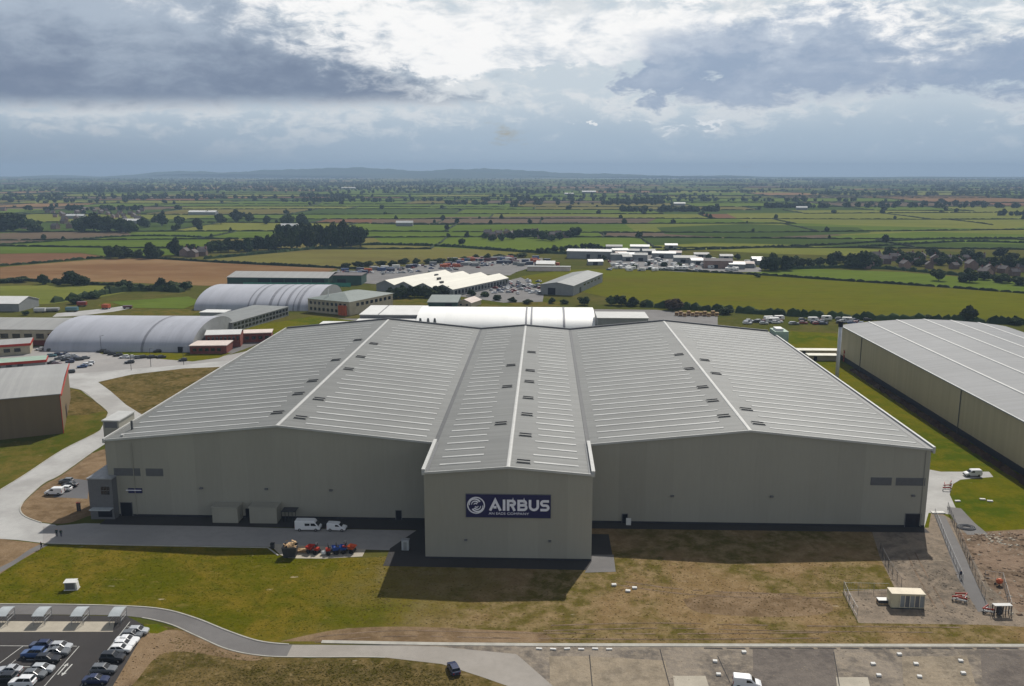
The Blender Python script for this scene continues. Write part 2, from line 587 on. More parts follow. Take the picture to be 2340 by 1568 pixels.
M['pale_steel'] = mat('pale_steel', (0.55, 0.56, 0.57), 0.45, 0.12, 0.6)
M['pale_track'] = mat('pale_sandy_road', (0.30, 0.275, 0.245), 0.9, 0.2, 0.08, col2=(0.25, 0.228, 0.20))
M['pallet_wood'] = mat('weathered_pallet_wood', (0.20, 0.11, 0.055), 0.9, 0.3, 1.5)
M['bark'] = mat('bark', (0.07, 0.05, 0.035), 0.9, 0.3, 1.0)
M['blue_paint'] = mat('blue_painted_steel', (0.03, 0.08, 0.32), 0.45, 0.2, 1.0)
M['orange'] = mat('orange_painted_steel', (0.48, 0.10, 0.03), 0.5, 0.25, 1.0)
M['container'] = mat('cream_container', (0.56, 0.50, 0.34), 0.6, 0.15, 0.6)
M['container_top'] = mat('cream_container_top', (0.66, 0.58, 0.44), 0.6, 0.15, 0.6)
M['earth'] = turf('bare_brown_earth', (lin(126, 106, 82), lin(104, 86, 64), lin(142, 122, 98)), 0.06, 0.4, rough=0.95)
M['mud'] = turf('grey_brown_mud', (lin(130, 118, 104), lin(102, 94, 84), lin(150, 135, 118)), 0.08, 0.45, scuff=0.4)
M['spoil'] = turf('dug_spoil', (lin(124, 106, 90), lin(94, 80, 66), lin(146, 128, 110)), 0.12, 0.7, scuff=0.4)

DRY = (lin(122, 101, 70), lin(84, 78, 32), lin(144, 123, 92))
M['lawn'] = turf('front_lawn', (lin(84, 83, 10), lin(108, 94, 30), lin(66, 74, 5)), 0.05, 0.3, straw=lin(118, 104, 58), dryx=(-48, 2, DRY), scuff=0.75)
M['verge'] = turf('rough_dry_verge', (lin(98, 84, 48), lin(66, 62, 22), lin(122, 104, 72)), 0.09, 0.5, scuff=0.5, straw=lin(146, 128, 96))
M['grass'] = turf('site_grass', (lin(78, 78, 24), lin(102, 90, 44), lin(56, 74, 14)), 0.03, 0.2, scuff=0.35)
M['grass_bright'] = turf('bright_site_grass', (lin(90, 90, 16), lin(68, 82, 12), lin(108, 98, 24)), 0.03, 0.2, scuff=0.3)
M['ground'] = turf('rough_ground', (lin(76, 78, 34), lin(90, 84, 44), lin(64, 72, 26)), 0.008, 0.06)
M['apron'] = turf('stained_old_concrete_apron', (lin(132, 123, 112), lin(100, 94, 88), lin(156, 144, 127)), 0.10, 0.7, rough=0.9, scuff=0.2)
M['apron_dark'] = turf('dark_apron_bay', (lin(108, 101, 95), lin(92, 86, 82), lin(122, 114, 106)), 0.08, 0.6, rough=0.9)
M['apron_pale'] = turf('pale_apron_bay', (lin(144, 132, 114), lin(118, 109, 96), lin(158, 146, 128)), 0.08, 0.6, rough=0.9)


def field(name, c1, c2=None, c3=None, rows=0.0):
    c2 = c2 or tuple(x * 0.82 for x in c1)
    c3 = c3 or tuple(x * 1.12 for x in c1)
    return turf(name, (c1, c2, c3), 0.006, 0.03, streak=(0.35, 1.0, 1.0))


M['f_tan'] = field('stubble_field', lin(126, 100, 70), lin(112, 84, 58), lin(136, 112, 82))
M['f_red'] = field('reddish_tilled_field', lin(110, 82, 62), lin(100, 72, 52))
M['f_olive'] = field('olive_field', lin(104, 100, 54), lin(96, 88, 52))
M['f_green'] = field('meadow_green', lin(88, 102, 40), lin(76, 92, 34))
M['f_green2'] = field('yellow_green_meadow', lin(108, 110, 52), lin(96, 102, 46))
M['f_dark'] = field('dark_green_crop', lin(66, 80, 38))
M['f_brown'] = field('ploughed_field', lin(98, 85, 70), lin(88, 78, 66))
M['f_big'] = field('big_olive_meadow', lin(94, 94, 22), lin(92, 87, 30), lin(84, 92, 20))
M['hill'] = turf('wooded_hill', ((0.05, 0.07, 0.045), (0.07, 0.085, 0.05), (0.04, 0.055, 0.035)), 0.002, 0.01)
M['leaf'] = leaf('dark_leaves', (0.018, 0.030, 0.012), (0.045, 0.066, 0.022))
M['leaf2'] = leaf('mid_leaves', (0.028, 0.044, 0.016), (0.065, 0.085, 0.028))
M['leaf_red'] = leaf('brown_red_leaves', (0.045, 0.028, 0.018), (0.085, 0.055, 0.030))

# ------------------------------------------------------------------ ground and fields
def spline(pts, n=6):
    out = []
    P = [Vector(p) for p in pts]
    for i in range(len(P) - 1):
        p0, p1, p2, p3 = P[max(i - 1, 0)], P[i], P[i + 1], P[min(i + 2, len(P) - 1)]
        for j in range(n):
            t = j / n
            out.append(tuple(0.5 * ((2 * p1) + (p2 - p0) * t + (2 * p0 - 5 * p1 + 4 * p2 - p3) * t * t + (3 * p1 - p0 - 3 * p2 + p3) * t ** 3)))
    out.append(tuple(P[-1]))
    return out


def sheet(name, poly, mat_, z, label=None):
    n = len(poly)
    if sum(poly[j][0] * poly[(j + 1) % n][1] - poly[(j + 1) % n][0] * poly[j][1] for j in range(n)) < 0:
        poly = poly[::-1]
    mb = MB()
    mb.quad(*[(x, y, z) for x, y in poly])
    return struct(name, mb, mat_, label=label)


def kerb(pts, w=0.28, h=0.13, z=0.0, name='kerb', m_=None):
    mb = MB()
    for a, b in zip(pts, pts[1:]):
        mb.bar((*a, z), (*b, z), w, h)
    return struct(name, mb, m_ or M['kerb'])


gm = MB()
xs = [-9500, -2500, -600, -150, 0, 150, 600, 2500, 9500]
ys = [-600, 60, 250, 600, 1500, 4000, 9400]
for i in range(len(xs)):
    for j in range(len(ys)):
        gm.v.append((xs[i], ys[j], 0.0))
for i in range(len(xs) - 1):
    for j in range(len(ys) - 1):
        a = i * len(ys) + j
        gm.f.append((a, a + len(ys), a + len(ys) + 1, a + 1))
struct('ground', gm, M['ground'])

# patchwork of far fields: brick-laid parcels with wandering boundaries
F_MATS = ['f_green', 'f_green2', 'f_olive', 'f_dark', 'f_brown', 'f_tan', 'f_red']
F_W = [0.32, 0.20, 0.14, 0.14, 0.09, 0.08, 0.03]
TILT = 0.06


def rowline(r, x):
    return rows_y[r] * (1 + 0.012 * math.sin(r * 2.3 + x / 310.0)) + 16 * math.sin(x / 170.0 + r * 1.7) + TILT * x * (1 if r % 3 else -0.4)


rows_y = [900.0]
while rows_y[-1] < 9000:
    rows_y.append(rows_y[-1] + (95 + rows_y[-1] * 0.055) * random.uniform(0.75, 1.25))
cells = {m_: MB() for m_ in F_MATS}
hedge_lines = []
for r in range(len(rows_y) - 1):
    y0 = rows_y[r]
    half = y0 * 0.68 + 260
    x = -half
    cuts = [x]
    while x < half:
        x += random.uniform(130, 330) * (1 + y0 / 7000)
        cuts.append(x)
    for i in range(len(cuts) - 1):
        xa, xb = cuts[i], cuts[i + 1]
        sk = random.uniform(-25, 25)
        m_ = random.choices(F_MATS, F_W)[0]
        nseg = 4
        lo = [(xa + (xb - xa) * j / nseg, rowline(r, xa + (xb - xa) * j / nseg), 0.06) for j in range(nseg + 1)]
        hi = [(x_, rowline(r + 1, x_), 0.06) for x_, _, _ in lo]
        cells[m_].quad(*(lo + hi[::-1]))
        if random.random() < 0.9:
            hedge_lines.append([(p[0], p[1]) for p in lo])
        if random.random() < 0.85:
            hedge_lines.append([(xa, rowline(r, xa)), (xa + sk * 0.2, (rowline(r, xa) + rowline(r + 1, xa)) / 2), (xa, rowline(r + 1, xa))])
fm = MB()
fidx = []
for i, m_ in enumerate(F_MATS):
    off = len(fm.v)
    fm.v += cells[m_].v
    fm.f += [tuple(off + q for q in f_) for f_ in cells[m_].f]
    fidx += [i] * len(cells[m_].f)
fo = bpy.data.objects.new('farmland', fm.mesh('farmland', [M[q] for q in F_MATS], idx=fidx))
link(fo)
tag(fo, kind='structure')

FIELDS = [
    ('stubble_field', 'f_tan', [(0, 611), (120, 601), (240, 592), (330, 590), (480, 600), (700, 611), (770, 614), (700, 640), (560, 655), (430, 652), (300, 646), (150, 642), (0, 641)]),
    ('tilled_field', 'f_red', [(0, 581), (90, 579), (185, 579), (240, 587), (130, 597), (0, 607)]),
    ('meadow', 'f_green', [(0, 561), (120, 553), (300, 541), (420, 543), (480, 548), (470, 576), (400, 583), (245, 585), (185, 577), (0, 579)]),
    ('ploughed_field', 'f_brown', [(0, 533), (140, 528), (290, 529), (300, 538), (120, 551), (0, 559)]),
    ('olive_field', 'f_olive', [(470, 594), (600, 581), (760, 566), (880, 562), (1040, 567), (1190, 577), (1160, 586), (1050, 594), (930, 603), (840, 612), (720, 609), (560, 601)]),
    ('meadow', 'f_green', [(850, 541), (1000, 536), (1115, 541), (1120, 548), (1330, 548), (1345, 560), (1210, 573), (1040, 564), (880, 558)]),
    ('ploughed_field', 'f_brown', [(850, 503), (1010, 496), (1320, 494), (1500, 500), (1480, 509), (1100, 513), (850, 511)]),
    ('meadow', 'f_green2', [(1480, 562), (1620, 555), (1760, 558), (1950, 566), (2060, 575), (1990, 586), (1760, 580), (1600, 572), (1440, 574)]),
    ('big_meadow', 'f_big', [(1190, 632), (1290, 617), (1420, 614), (1560, 619), (1740, 630), (2000, 648), (2340, 671), (2460, 680), (2480, 742), (2340, 734), (2150, 726), (1900, 719), (1700, 708), (1560, 700), (1440, 690), (1330, 668), (1220, 650)]),
    ('meadow', 'f_green', [(1700, 622), (1840, 614), (2060, 622), (2340, 645), (2420, 652), (2400, 672), (2150, 656), (1900, 640), (1740, 628)]),
    ('meadow', 'f_green', [(1880, 540), (2110, 530), (2340, 536), (2450, 540), (2440, 560), (2200, 556), (1990, 552)]),
    ('meadow', 'f_dark', [(1500, 520), (1700, 512), (1960, 520), (1990, 532), (1700, 545), (1520, 535)]),
    ('meadow', 'f_green2', [(1660, 488), (2000, 485), (2340, 498), (2440, 506), (2300, 524), (1950, 515), (1700, 506)]),
    ('paddock', 'f_green2', [(0, 654), (120, 652), (240, 654), (330, 660), (250, 676), (130, 694), (0, 700)]),
    ('paddock', 'f_green', [(250, 690), (430, 678), (460, 690), (420, 706), (300, 704)]),
]
for i, (nm, m_, poly) in enumerate(FIELDS):
    sheet(nm, GL(poly), M[m_], 0.10 + 0.004 * i)


# hedges: bushy banks of leaf clumps
def hedge_mesh(line, h, w, step, mb, clump=1.0):
    for (ax, ay), (bx, by) in zip(line, line[1:]):
        L = math.hypot(bx - ax, by - ay)
        n = max(1, int(L / step))
        ux, uy = (bx - ax) / max(L, 1e-6), (by - ay) / max(L, 1e-6)
        for j in range(n):
            t = (j + random.random()) / n
            cx, cy = ax + (bx - ax) * t, ay + (by - ay) * t
            hh = h * random.uniform(0.7, 1.25)
            i = len(mb.v)
            l2 = step * random.uniform(0.75, 1.2)
            ww = w * random.uniform(0.7, 1.3)
            for sx, sy, sz in ((-1, -1, 0), (1, -1, 0), (1, 1, 0), (-1, 1, 0), (-0.7, -0.55, 0.72), (0.7, -0.55, 0.66), (0.65, 0.55, 0.75), (-0.7, 0.5, 0.6), (random.uniform(-.4, .4), 0, 1.0)):
                qx, qy = sx * l2 * random.uniform(0.85, 1.15), sy * ww * 0.5 * random.uniform(0.85, 1.15)
                mb.v.append((cx + ux * qx - uy * qy, cy + uy * qx + ux * qy, sz * hh))
            mb.f += [tuple(i + q for q in f_) for f_ in ((0, 1, 5, 4), (1, 2, 6, 5), (2, 3, 7, 6), (3, 0, 4, 7), (4, 5, 8), (5, 6, 8), (6, 7, 8), (7, 4, 8))]


near_h, far_h = MB(), MB()
for ln in hedge_lines:
    d = ln[0][1]
    if d < 6500:
        hedge_mesh(ln, 1.9 if d < 2500 else 2.6, 2.6, 7.0 if d < 1800 else (12.0 if d < 3200 else 26.0), near_h if d < 2200 else far_h)
struct('far_hedgerow_growth', near_h, M['leaf'], kind='stuff')
struct('distant_hedgerow_growth', far_h, M['leaf'], kind='stuff')

HEDGES = [
    ('clipped hedge along the near edge of the reddish tilled field', [(0, 608), (120, 599), (238, 589), (300, 588)], 2.2),
    ('hedge running behind the stubble field to the olive field', [(300, 588), (480, 599), (640, 607), (770, 613), (830, 616)], 2.2),
    ('long dark hedge bounding the far side of the olive field', [(470, 592), (640, 577), (790, 563), (880, 560), (1040, 565), (1190, 576), (1300, 581)], 3.0),
    ('hedge between the ploughed field and the green meadow on the left', [(0, 560), (140, 551), (300, 540), (420, 541), (490, 546)], 2.2),
    ('low hedge along the near side of the village green meadow', [(850, 512), (1010, 514), (1320, 511)], 2.0),
    ('long hedge winding in front of the right-hand meadows', [(1340, 562), (1440, 574), (1600, 571), (1700, 568), (1900, 560), (2110, 548), (2340, 545)], 2.4),
    ('thin hedge between the big meadow and the bright green strip', [(1480, 617), (1740, 629), (1900, 640), (2150, 656), (2340, 671), (2440, 678)], 1.8),
    ('dark hedge in front of the right-hand village', [(1760, 618), (1960, 612), (2150, 626), (2300, 640), (2420, 648)], 3.0),
    ('rough hedge along the site boundary behind the big meadow', [(1480, 701), (1640, 711), (1800, 721), (1960, 729), (2150, 735), (2340, 741)], 3.6),
    ('scrubby hedge on the near edge of the stubble field', [(0, 643), (60, 642), (150, 648), (260, 652)], 2.2),
    ('bushy belt between the paddocks behind the arched hangars', [(130, 690), (200, 680), (270, 668), (340, 664), (420, 668)], 4.2),
    ('dark hedge line across the right-hand far meadow', [(1960, 566), (2060, 560), (2200, 553), (2340, 556)], 2.6),
]
for lab, ln, h in HEDGES:
    mb = MB()
    hedge_mesh(spline(GL(ln), 3), h, h * 1.1, 3.0, mb)
    solo('hedge', mb, M['leaf'], lab, 'hedge', 'hedges round the near fields')

# hills beyond the plain
def hill(cx, cy, prof, depth, name='hills'):
    mb = MB()
    n = len(prof)
    xs_ = [p[0] for p in prof]
    for j, s in enumerate((0.0, 0.35, 0.7, 1.0, 1.4, 2.0)):
        hgt = (0, 0.30, 0.78, 1.0, 0.8, 0)[j]
        for x_, z_ in prof:
            mb.v.append((cx + x_, cy + depth * (s - 1.0) + 180 * math.sin(x_ / 700.0 + j), max(z_ * hgt * random.uniform(0.95, 1.05), 0) - (0.5 if hgt == 0 else 0)))
    for j in range(5):
        for i in range(n - 1):
            a = j * n + i
            mb.f.append((a, a + 1, a + n + 1, a + n))
    struct(name, mb, M['hill'], smooth=True)


def interp(pts, x):
    for (x0, y0), (x1, y1) in zip(pts, pts[1:]):
        if x0 <= x <= x1:
            t = (x - x0) / (x1 - x0)
            t = t * t * (3 - 2 * t)
            return y0 + (y1 - y0) * t
    return pts[0][1] if x < pts[0][0] else pts[-1][1]


HY = 11200.0
ridge = [(0, 411), (60, 411), (90, 407), (110, 400), (135, 402), (150, 409), (240, 409), (290, 399), (380, 391), (440, 391), (520, 394), (640, 388), (780, 384), (830, 383), (900, 387), (960, 391), (1020, 387), (1120, 385), (1170, 388), (1230, 391), (1290, 395), (1400, 397), (1480, 400), (1560, 402), (1680, 401), (1760, 405), (1900, 409), (2340, 411)]
prof = []
for i in range(241):
    u = -160 + i * 11
    v = interp(ridge, u) + 0.5 * math.sin(u * 0.09) + 0.4 * math.sin(u * 0.23 + 1)
    X, Y, Z = _ray(u, v)
    t = HY / Y
    prof.append((CAM_X + X * t, max(CAM_H + Z * t, 2)))
hill(0, HY, prof, 900)
prof2 = [(x_ * 0.92, max(z_ * 0.45 + 14 * math.sin(i * 0.13), 3)) for i, (x_, z_) in enumerate(prof)]
hill(0, 10100, prof2, 400, 'foothills')

# ------------------------------------------------------------------ roads, lawns, aprons round the site
# base site sheet (worn concrete and tarmac between the rear buildings)
sheet('service_yard', GL([(-120, 790), (60, 792), (150, 796), (240, 804), (380, 812), (430, 822), (520, 812), (620, 790), (660, 800), (520, 830), (330, 850), (120, 870), (-120, 860)]), M['pale_asphalt'], 0.012)
sheet('hangar_forecourt', GL([(420, 745), (540, 770), (640, 745), (720, 728), (900, 728), (960, 700), (1100, 704), (1500, 708), (1640, 722), (1640, 742), (1700, 760), (660, 760), (520, 812), (440, 812)]), M['asphalt_worn'], 0.010)
sheet('estate_yard', GL([(1040, 676), (1120, 652), (1190, 634), (1245, 660), (1240, 690), (1150, 692)]), M['asphalt_worn'], 0.12)
sheet('scrap_yard', GL([(740, 640), (760, 622), (860, 616), (1000, 603), (1160, 592), (1240, 590), (1240, 604), (1180, 622), (1165, 630), (980, 622), (860, 650)]), M['asphalt_worn'], 0.18)
sheet('estate_yard', GL([(1380, 580), (1500, 576), (1620, 598), (1740, 612), (1740, 622), (1560, 622), (1400, 612)]), M['asphalt_worn'], 0.18)
sheet('farm_track', GL([(130, 716), (250, 704), (330, 692), (440, 690), (450, 694), (340, 698), (260, 712), (180, 722), (120, 724)]), M['concrete'], 0.024)
sheet('grass_plot', GL([(560, 745), (640, 735), (720, 722), (830, 735), (830, 750), (700, 760), (600, 770), (530, 760)]), M['grass_bright'], 0.016)
sheet('grass_plot', GL([(230, 690), (330, 685), (450, 690), (470, 702), (330, 708), (220, 706)]), M['grass'], 0.016)
sheet('grass_plot', GL([(300, 712), (420, 706), (480, 712), (430, 722), (300, 722)]), M['grass'], 0.016)
sheet('grass_plot', GL([(214, 800), (300, 804), (430, 808), (530, 806), (500, 818), (440, 826), (385, 822), (300, 814), (230, 808)]), M['grass_bright'], 0.016)
sheet('grass_plot', GL([(1480, 700), (1640, 712), (1640, 720), (1500, 708)]), M['grass'], 0.016)
sheet('grass_plot', GL([(1700, 752), (1980, 765), (1990, 800), (1820, 800), (1740, 775)]), M['grass_bright'], 0.016)
sheet('grass_plot', GL([(900, 668), (1000, 672), (1200, 668), (1280, 690), (1280, 700), (1040, 704), (900, 690)]), M['grass'], 0.016)


# the grass ground round the main factory
sheet('side_lawn', [(86, 150), (140, 150), (140, 420), (80, 420), (80, 330)], M['grass_bright'], 0.008)
LEFT_EDGE = spline(GL([(100, 858), (121, 879), (184, 891), (221, 919), (247, 942), (239, 963), (228, 985), (144, 1028), (57, 1085), (0, 1120), (-60, 1156)]), 5)
sheet('left_lawn', GL([(-160, 850), (60, 872), (121, 879), (184, 891), (221, 919), (247, 942), (239, 963), (228, 985), (144, 1028), (57, 1085), (-40, 1140), (-200, 1180)]), M['grass'], 0.008)
sheet('dry_grass_patch', GL([(120, 878), (175, 893), (215, 915), (240, 938), (200, 948), (150, 950), (135, 915)]), M['verge'], 0.012)
sheet('roundabout_lawn', GL([(222, 868), (300, 850), (420, 838), (520, 832), (700, 760), (420, 990), (325, 950), (288, 925), (253, 894)]), M['verge'], 0.008)
# the concrete road that comes down the left side
sheet('concrete_road', GL([(60, 872), (110, 856), (200, 852), (320, 842), (420, 834), (520, 824), (600, 815), (640, 815), (560, 836), (420, 842), (300, 856), (224, 873), (253, 894), (288, 925), (325, 948), (420, 1005), (300, 1060), (247, 1010), (210, 1034), (138, 1085), (98, 1106), (57, 1143), (46, 1163), (57, 1180), (95, 1195), (125, 1199), (160, 1215), (98, 1241), (40, 1234), (-20, 1230), (-200, 1240), (-200, 1190), (-60, 1156), (0, 1120), (57, 1085), (144, 1028), (228, 985), (239, 963), (247, 942), (221, 919), (184, 891), (121, 879)]), M['concrete'], 0.020)
kerb(LEFT_EDGE)
kerb(spline(GL([(210, 1034), (138, 1085), (98, 1106), (57, 1143), (46, 1163), (57, 1180), (95, 1195)]), 6))
sheet('bare_earth_patch', spline(GL([(210, 1036), (140, 1087), (100, 1108), (59, 1144), (48, 1163), (59, 1179), (95, 1193), (150, 1196), (200, 1180), (262, 1150), (262, 1030), (210, 1036)]), 5), M['earth'], 0.024)
sheet('bare_earth_patch', GL([(-150, 1230), (0, 1231), (98, 1243), (92, 1256), (40, 1285), (0, 1312), (-100, 1370)]), M['earth'], 0.016)
sheet('parking_pad', GL([(150, 1092), (205, 1098), (200, 1140), (120, 1136), (140, 1118)]), M['asphalt'], 0.030)
sheet('footpath', spline(GL([(110, 1246), (70, 1266), (30, 1292), (-40, 1330)]), 4) + spline(GL([(-60, 1322), (22, 1286), (64, 1258), (94, 1243)]), 4), M['asphalt_worn'], 0.028)
# front service road
FR_TOP = GL([(98, 1204), (195, 1196), (420, 1200), (640, 1207), (985, 1213)])
FR_BOT = GL([(985, 1266), (900, 1258), (620, 1250), (300, 1245), (98, 1241)])
sheet('front_road', FR_TOP + FR_BOT, M['pale_asphalt'], 0.036)
kerb(GL([(100, 1242), (300, 1246.5), (612, 1252), (636, 1270)]))
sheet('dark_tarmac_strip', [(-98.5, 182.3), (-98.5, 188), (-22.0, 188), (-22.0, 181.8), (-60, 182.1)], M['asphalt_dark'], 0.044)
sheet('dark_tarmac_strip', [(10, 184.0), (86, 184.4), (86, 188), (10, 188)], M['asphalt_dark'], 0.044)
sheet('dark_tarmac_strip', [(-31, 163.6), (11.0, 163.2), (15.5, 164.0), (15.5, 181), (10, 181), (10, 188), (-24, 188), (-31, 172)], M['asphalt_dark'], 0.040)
sheet('skip_pad', GL([(615, 1243), (640, 1268), (660, 1276), (740, 1277), (828, 1272), (836, 1256), (760, 1250)]), M['slab'], 0.048)
sheet('door_slab', GL([(1352, 1268), (1402, 1268), (1407, 1307), (1336, 1309), (1352, 1284)]), M['asphalt_worn'], 0.048)
sheet('front_lawn', GL([(-140, 1300), (0, 1310), (70, 1266), (110, 1246), (300, 1245), (620, 1251), (640, 1270), (830, 1275), (985, 1264), (1000, 1230), (1380, 1200), (1990, 1208), (2011, 1273), (2046, 1346), (1924, 1353), (1960, 1425), (2400, 1425), (2500, 1470), (1200, 1474), (700, 1472), (600, 1466), (520, 1442), (450, 1414), (380, 1394), (300, 1386), (0, 1381), (-140, 1381)]), M['lawn'], 0.012)

# right yard
sheet('muddy_yard', GL([(1990, 1206), (2122, 1206), (2130, 1160), (2180, 1190), (2215, 1215), (2240, 1250), (2380, 1260), (2480, 1440), (2250, 1428), (1962, 1424), (1925, 1352), (2045, 1345), (2010, 1272)]), M['mud'], 0.016)
sheet('spoil_heap_ground', GL([(2190, 1218), (2300, 1212), (2420, 1205), (2520, 1360), (2330, 1400), (2260, 1340)]), M['spoil'], 0.020)
sheet('side_road', GL([(2118, 1072), (2150, 1078), (2260, 1078), (2270, 1090), (2195, 1096), (2178, 1106), (2170, 1130), (2186, 1165), (2230, 1200), (2262, 1224), (2215, 1216), (2180, 1176), (2122, 1172), (2112, 1206), (2098, 1120)]), M['concrete'], 0.024)
sheet('side_road', [(80, 300), (97, 318), (104, 330), (101, 318), (97, 280), (93, 235), (90, 205), (86.4, 190), (80, 200)], M['asphalt_worn'], 0.020)
sheet('yard_track', GL([(2134, 1176), (2160, 1180), (2200, 1260), (2235, 1340), (2268, 1398), (2235, 1398), (2188, 1320), (2160, 1240)]), M['asphalt_worn'], 0.028)
sheet('grey_slab', GL([(2163, 1158), (2196, 1162), (2228, 1196), (2262, 1224), (2210, 1222), (2180, 1190)]), M['asphalt_worn'], 0.032)

# lower road and car park
LR_TOP = spline(GL([(-140, 1380), (0, 1381), (150, 1382), (300, 1386), (380, 1394), (450, 1414), (520, 1442), (590, 1465), (660, 1473), (740, 1474), (860, 1474)]), 6)
LR_BOT = spline(GL([(1240, 1600), (1165, 1570), (1100, 1547), (1010, 1518), (880, 1503), (700, 1502), (600, 1499), (520, 1484), (450, 1454), (380, 1424), (290, 1408), (150, 1405), (0, 1404), (-140, 1404)]), 6)
sheet('lower_road', LR_TOP + GL([(1000, 1478), (1180, 1495), (1300, 1600)]) + LR_BOT, M['asphalt_worn'], 0.036)
sheet('pale_road', GL([(668, 1474), (740, 1474), (1000, 1478), (1180, 1495), (1300, 1600), (1240, 1600), (1165, 1570), (1100, 1547), (1010, 1518), (880, 1503), (700, 1502), (655, 1501)]), M['pale_track'], 0.044)
sheet('bare_strip', spline(GL([(640, 1466), (720, 1448), (800, 1436), (930, 1432), (1080, 1438), (1230, 1446), (1240, 1466), (1000, 1468), (740, 1466), (640, 1466)]), 5), M['earth'], 0.020)
sheet('bare_strip', spline(GL([(332, 1444), (420, 1442), (520, 1486), (600, 1502), (560, 1510), (430, 1490), (360, 1500), (300, 1568), (258, 1568), (332, 1444)]), 4), M['earth'], 0.024)
sheet('bare_strip', spline(GL([(1560, 1370), (1680, 1352), (1860, 1366), (1900, 1398), (1780, 1410), (1600, 1400), (1560, 1370)]), 5), M['earth'], 0.020)
kerb(LR_TOP[:-12])
kerb(LR_BOT[24:-20], 0.22, 0.10)
sheet('rough_verge', GL([(330, 1425), (420, 1438), (520, 1482), (600, 1498), (700, 1501), (880, 1502), (1010, 1517), (1100, 1546), (1165, 1569), (1240, 1600), (1240, 1800), (100, 1800), (255, 1568)]), M['verge'], 0.020)
sheet('green_patch', GL([(322, 1428), (360, 1426), (385, 1438), (360, 1448), (322, 1446)]), M['grass_bright'], 0.028)
sheet('car_park', GL([(-200, 1400), (0, 1404), (290, 1408), (328, 1428), (332, 1442), (258, 1568), (160, 1720), (-200, 1700)]), M['asphalt_dark'], 0.028)
sheet('shelter_slab', GL([(-160, 1419), (262, 1421), (258, 1444), (-160, 1445)]), M['slab'], 0.040)
# the apron in the foreground
sheet('apron', GL([(860, 1474), (1000, 1470), (1230, 1471), (1700, 1472), (2500, 1472), (2600, 1800), (1500, 1800), (1180, 1568), (1100, 1530), (1000, 1500)]), M['apron'], 0.032)
kerb(GL([(735, 1467), (1000, 1472), (1230, 1474), (1700, 1475), (2500, 1476)]), 0.9, 0.10, name='concrete_edge_strip')
sheet('apron_bay', GL([(1720, 1484), (1905, 1484), (1912, 1568), (1925, 1660), (1740, 1660), (1722, 1568)]), M['apron_dark'], 0.040)
sheet('apron_bay', GL([(1255, 1500), (1350, 1500), (1520, 1510), (1530, 1568), (1535, 1640), (1260, 1640)]), M['apron_pale'], 0.040)
sheet('apron_bay', GL([(2060, 1500), (2210, 1500), (2230, 1568), (2240, 1640), (2070, 1640)]), M['apron_pale'], 0.040)
sheet('apron_bay', GL([(2240, 1486), (2500, 1486), (2540, 1640), (2250, 1640)]), M['apron_dark'], 0.040)
sheet('pale_slab', GL([(1538, 1545), (1612, 1545), (1630, 1600), (1545, 1600)]), M['slab'], 0.048)
sheet('pale_slab', GL([(1910, 1548), (1983, 1548), (1995, 1600), (1918, 1600)]), M['slab'], 0.048)
# apron joints: narrow recessed tar lines
for j, (a, b) in enumerate([((1347, 1497), (1356, 1600)), ((1508, 1484), (1530, 1568)), ((1905, 1490), (1918, 1568)), ((1640, 1500), (1668, 1560))]):
    mb = MB()
    p, q = G(*a), G(*b)
    mb.bar((*p, 0.052), (*q, 0.052), 0.16, 0.004)
    struct('tar_joint', mb, M['asphalt_dark'])

# ------------------------------------------------------------------ the main factory
X0, X1, X2, X3, X4, X5, X6 = -98.2, -58.6, -22.95, -5.94, 11.0, 46.5, 86.1
YF, YR, YC = 187.56, 330.8, 167.66
HE, HR, HV, HCR = 18.2, 22.0, 18.4, 19.85
fac = thing('factory_hall', 'huge grey three-ridged factory hall with a projecting middle bay', 'factory', (X3, YF, 0))


def roof_z(x):
    return interp_lin([(X0, HE), (X1, HR), (X2, HV), (X3, HCR), (X4, HV), (X5, HR), (X6, HE)], x)


def interp_lin(pts, x):
    for (x0, y0), (x1, y1) in zip(pts, pts[1:]):
        if x0 - 1e-6 <= x <= x1 + 1e-6:
            return y0 + (y1 - y0) * (x - x0) / (x1 - x0)
    return pts[0][1] if x < pts[0][0] else pts[-1][1]


TH = 0.25
# walls
part('front_wall', MB().slab_xz([(X0, 0), (X2, 0), (X2, HV - TH), (X1, HR - TH), (X0, HE - TH)], YF, YF + 0.4), M['wall'], fac, W=True, label='plain grey wall of the left wing')
part('front_wall', MB().slab_xz([(X4, 0), (X6, 0), (X6, HE - TH), (X5, HR - TH), (X4, HV - TH)], YF, YF + 0.4), M['wall'], fac, W=True, label='plain grey wall of the right wing')
part('bay_wall', MB().slab_xz([(X2, 0), (X4, 0), (X4, HV - TH), (X3, HCR - TH), (X2, HV - TH)], YC, YC + 0.4), M['wall'], fac, W=True, label='gabled front wall of the projecting bay')
part('bay_side_wall', MB().box(X2, X2 + 0.4, YC + 0.4, YF + 0.4, 0, HV - TH), M['wall_side'], fac, W=True)
part('bay_side_wall', MB().box(X4 - 0.4, X4, YC + 0.4, YF + 0.4, 0, HV - TH), M['wall_side'], fac, W=True)
part('side_wall', MB().box(X0, X0 + 0.4, YF + 0.4, YR - 0.4, 0, HE - TH), M['wall_side'], fac, W=True)
part('side_wall', MB().box(X6 - 0.4, X6, YF + 0.4, YR - 0.4, 0, HE - TH), M['wall_side'], fac, W=True)
part('rear_wall', MB().slab_xz([(X0, 0), (X6, 0), (X6, HE - TH), (X5, HR - TH), (X4, HV - TH), (X3, HCR - TH), (X2, HV - TH), (X1, HR - TH), (X0, HE - TH)], YR - 0.4, YR), M['wall'], fac, W=True)
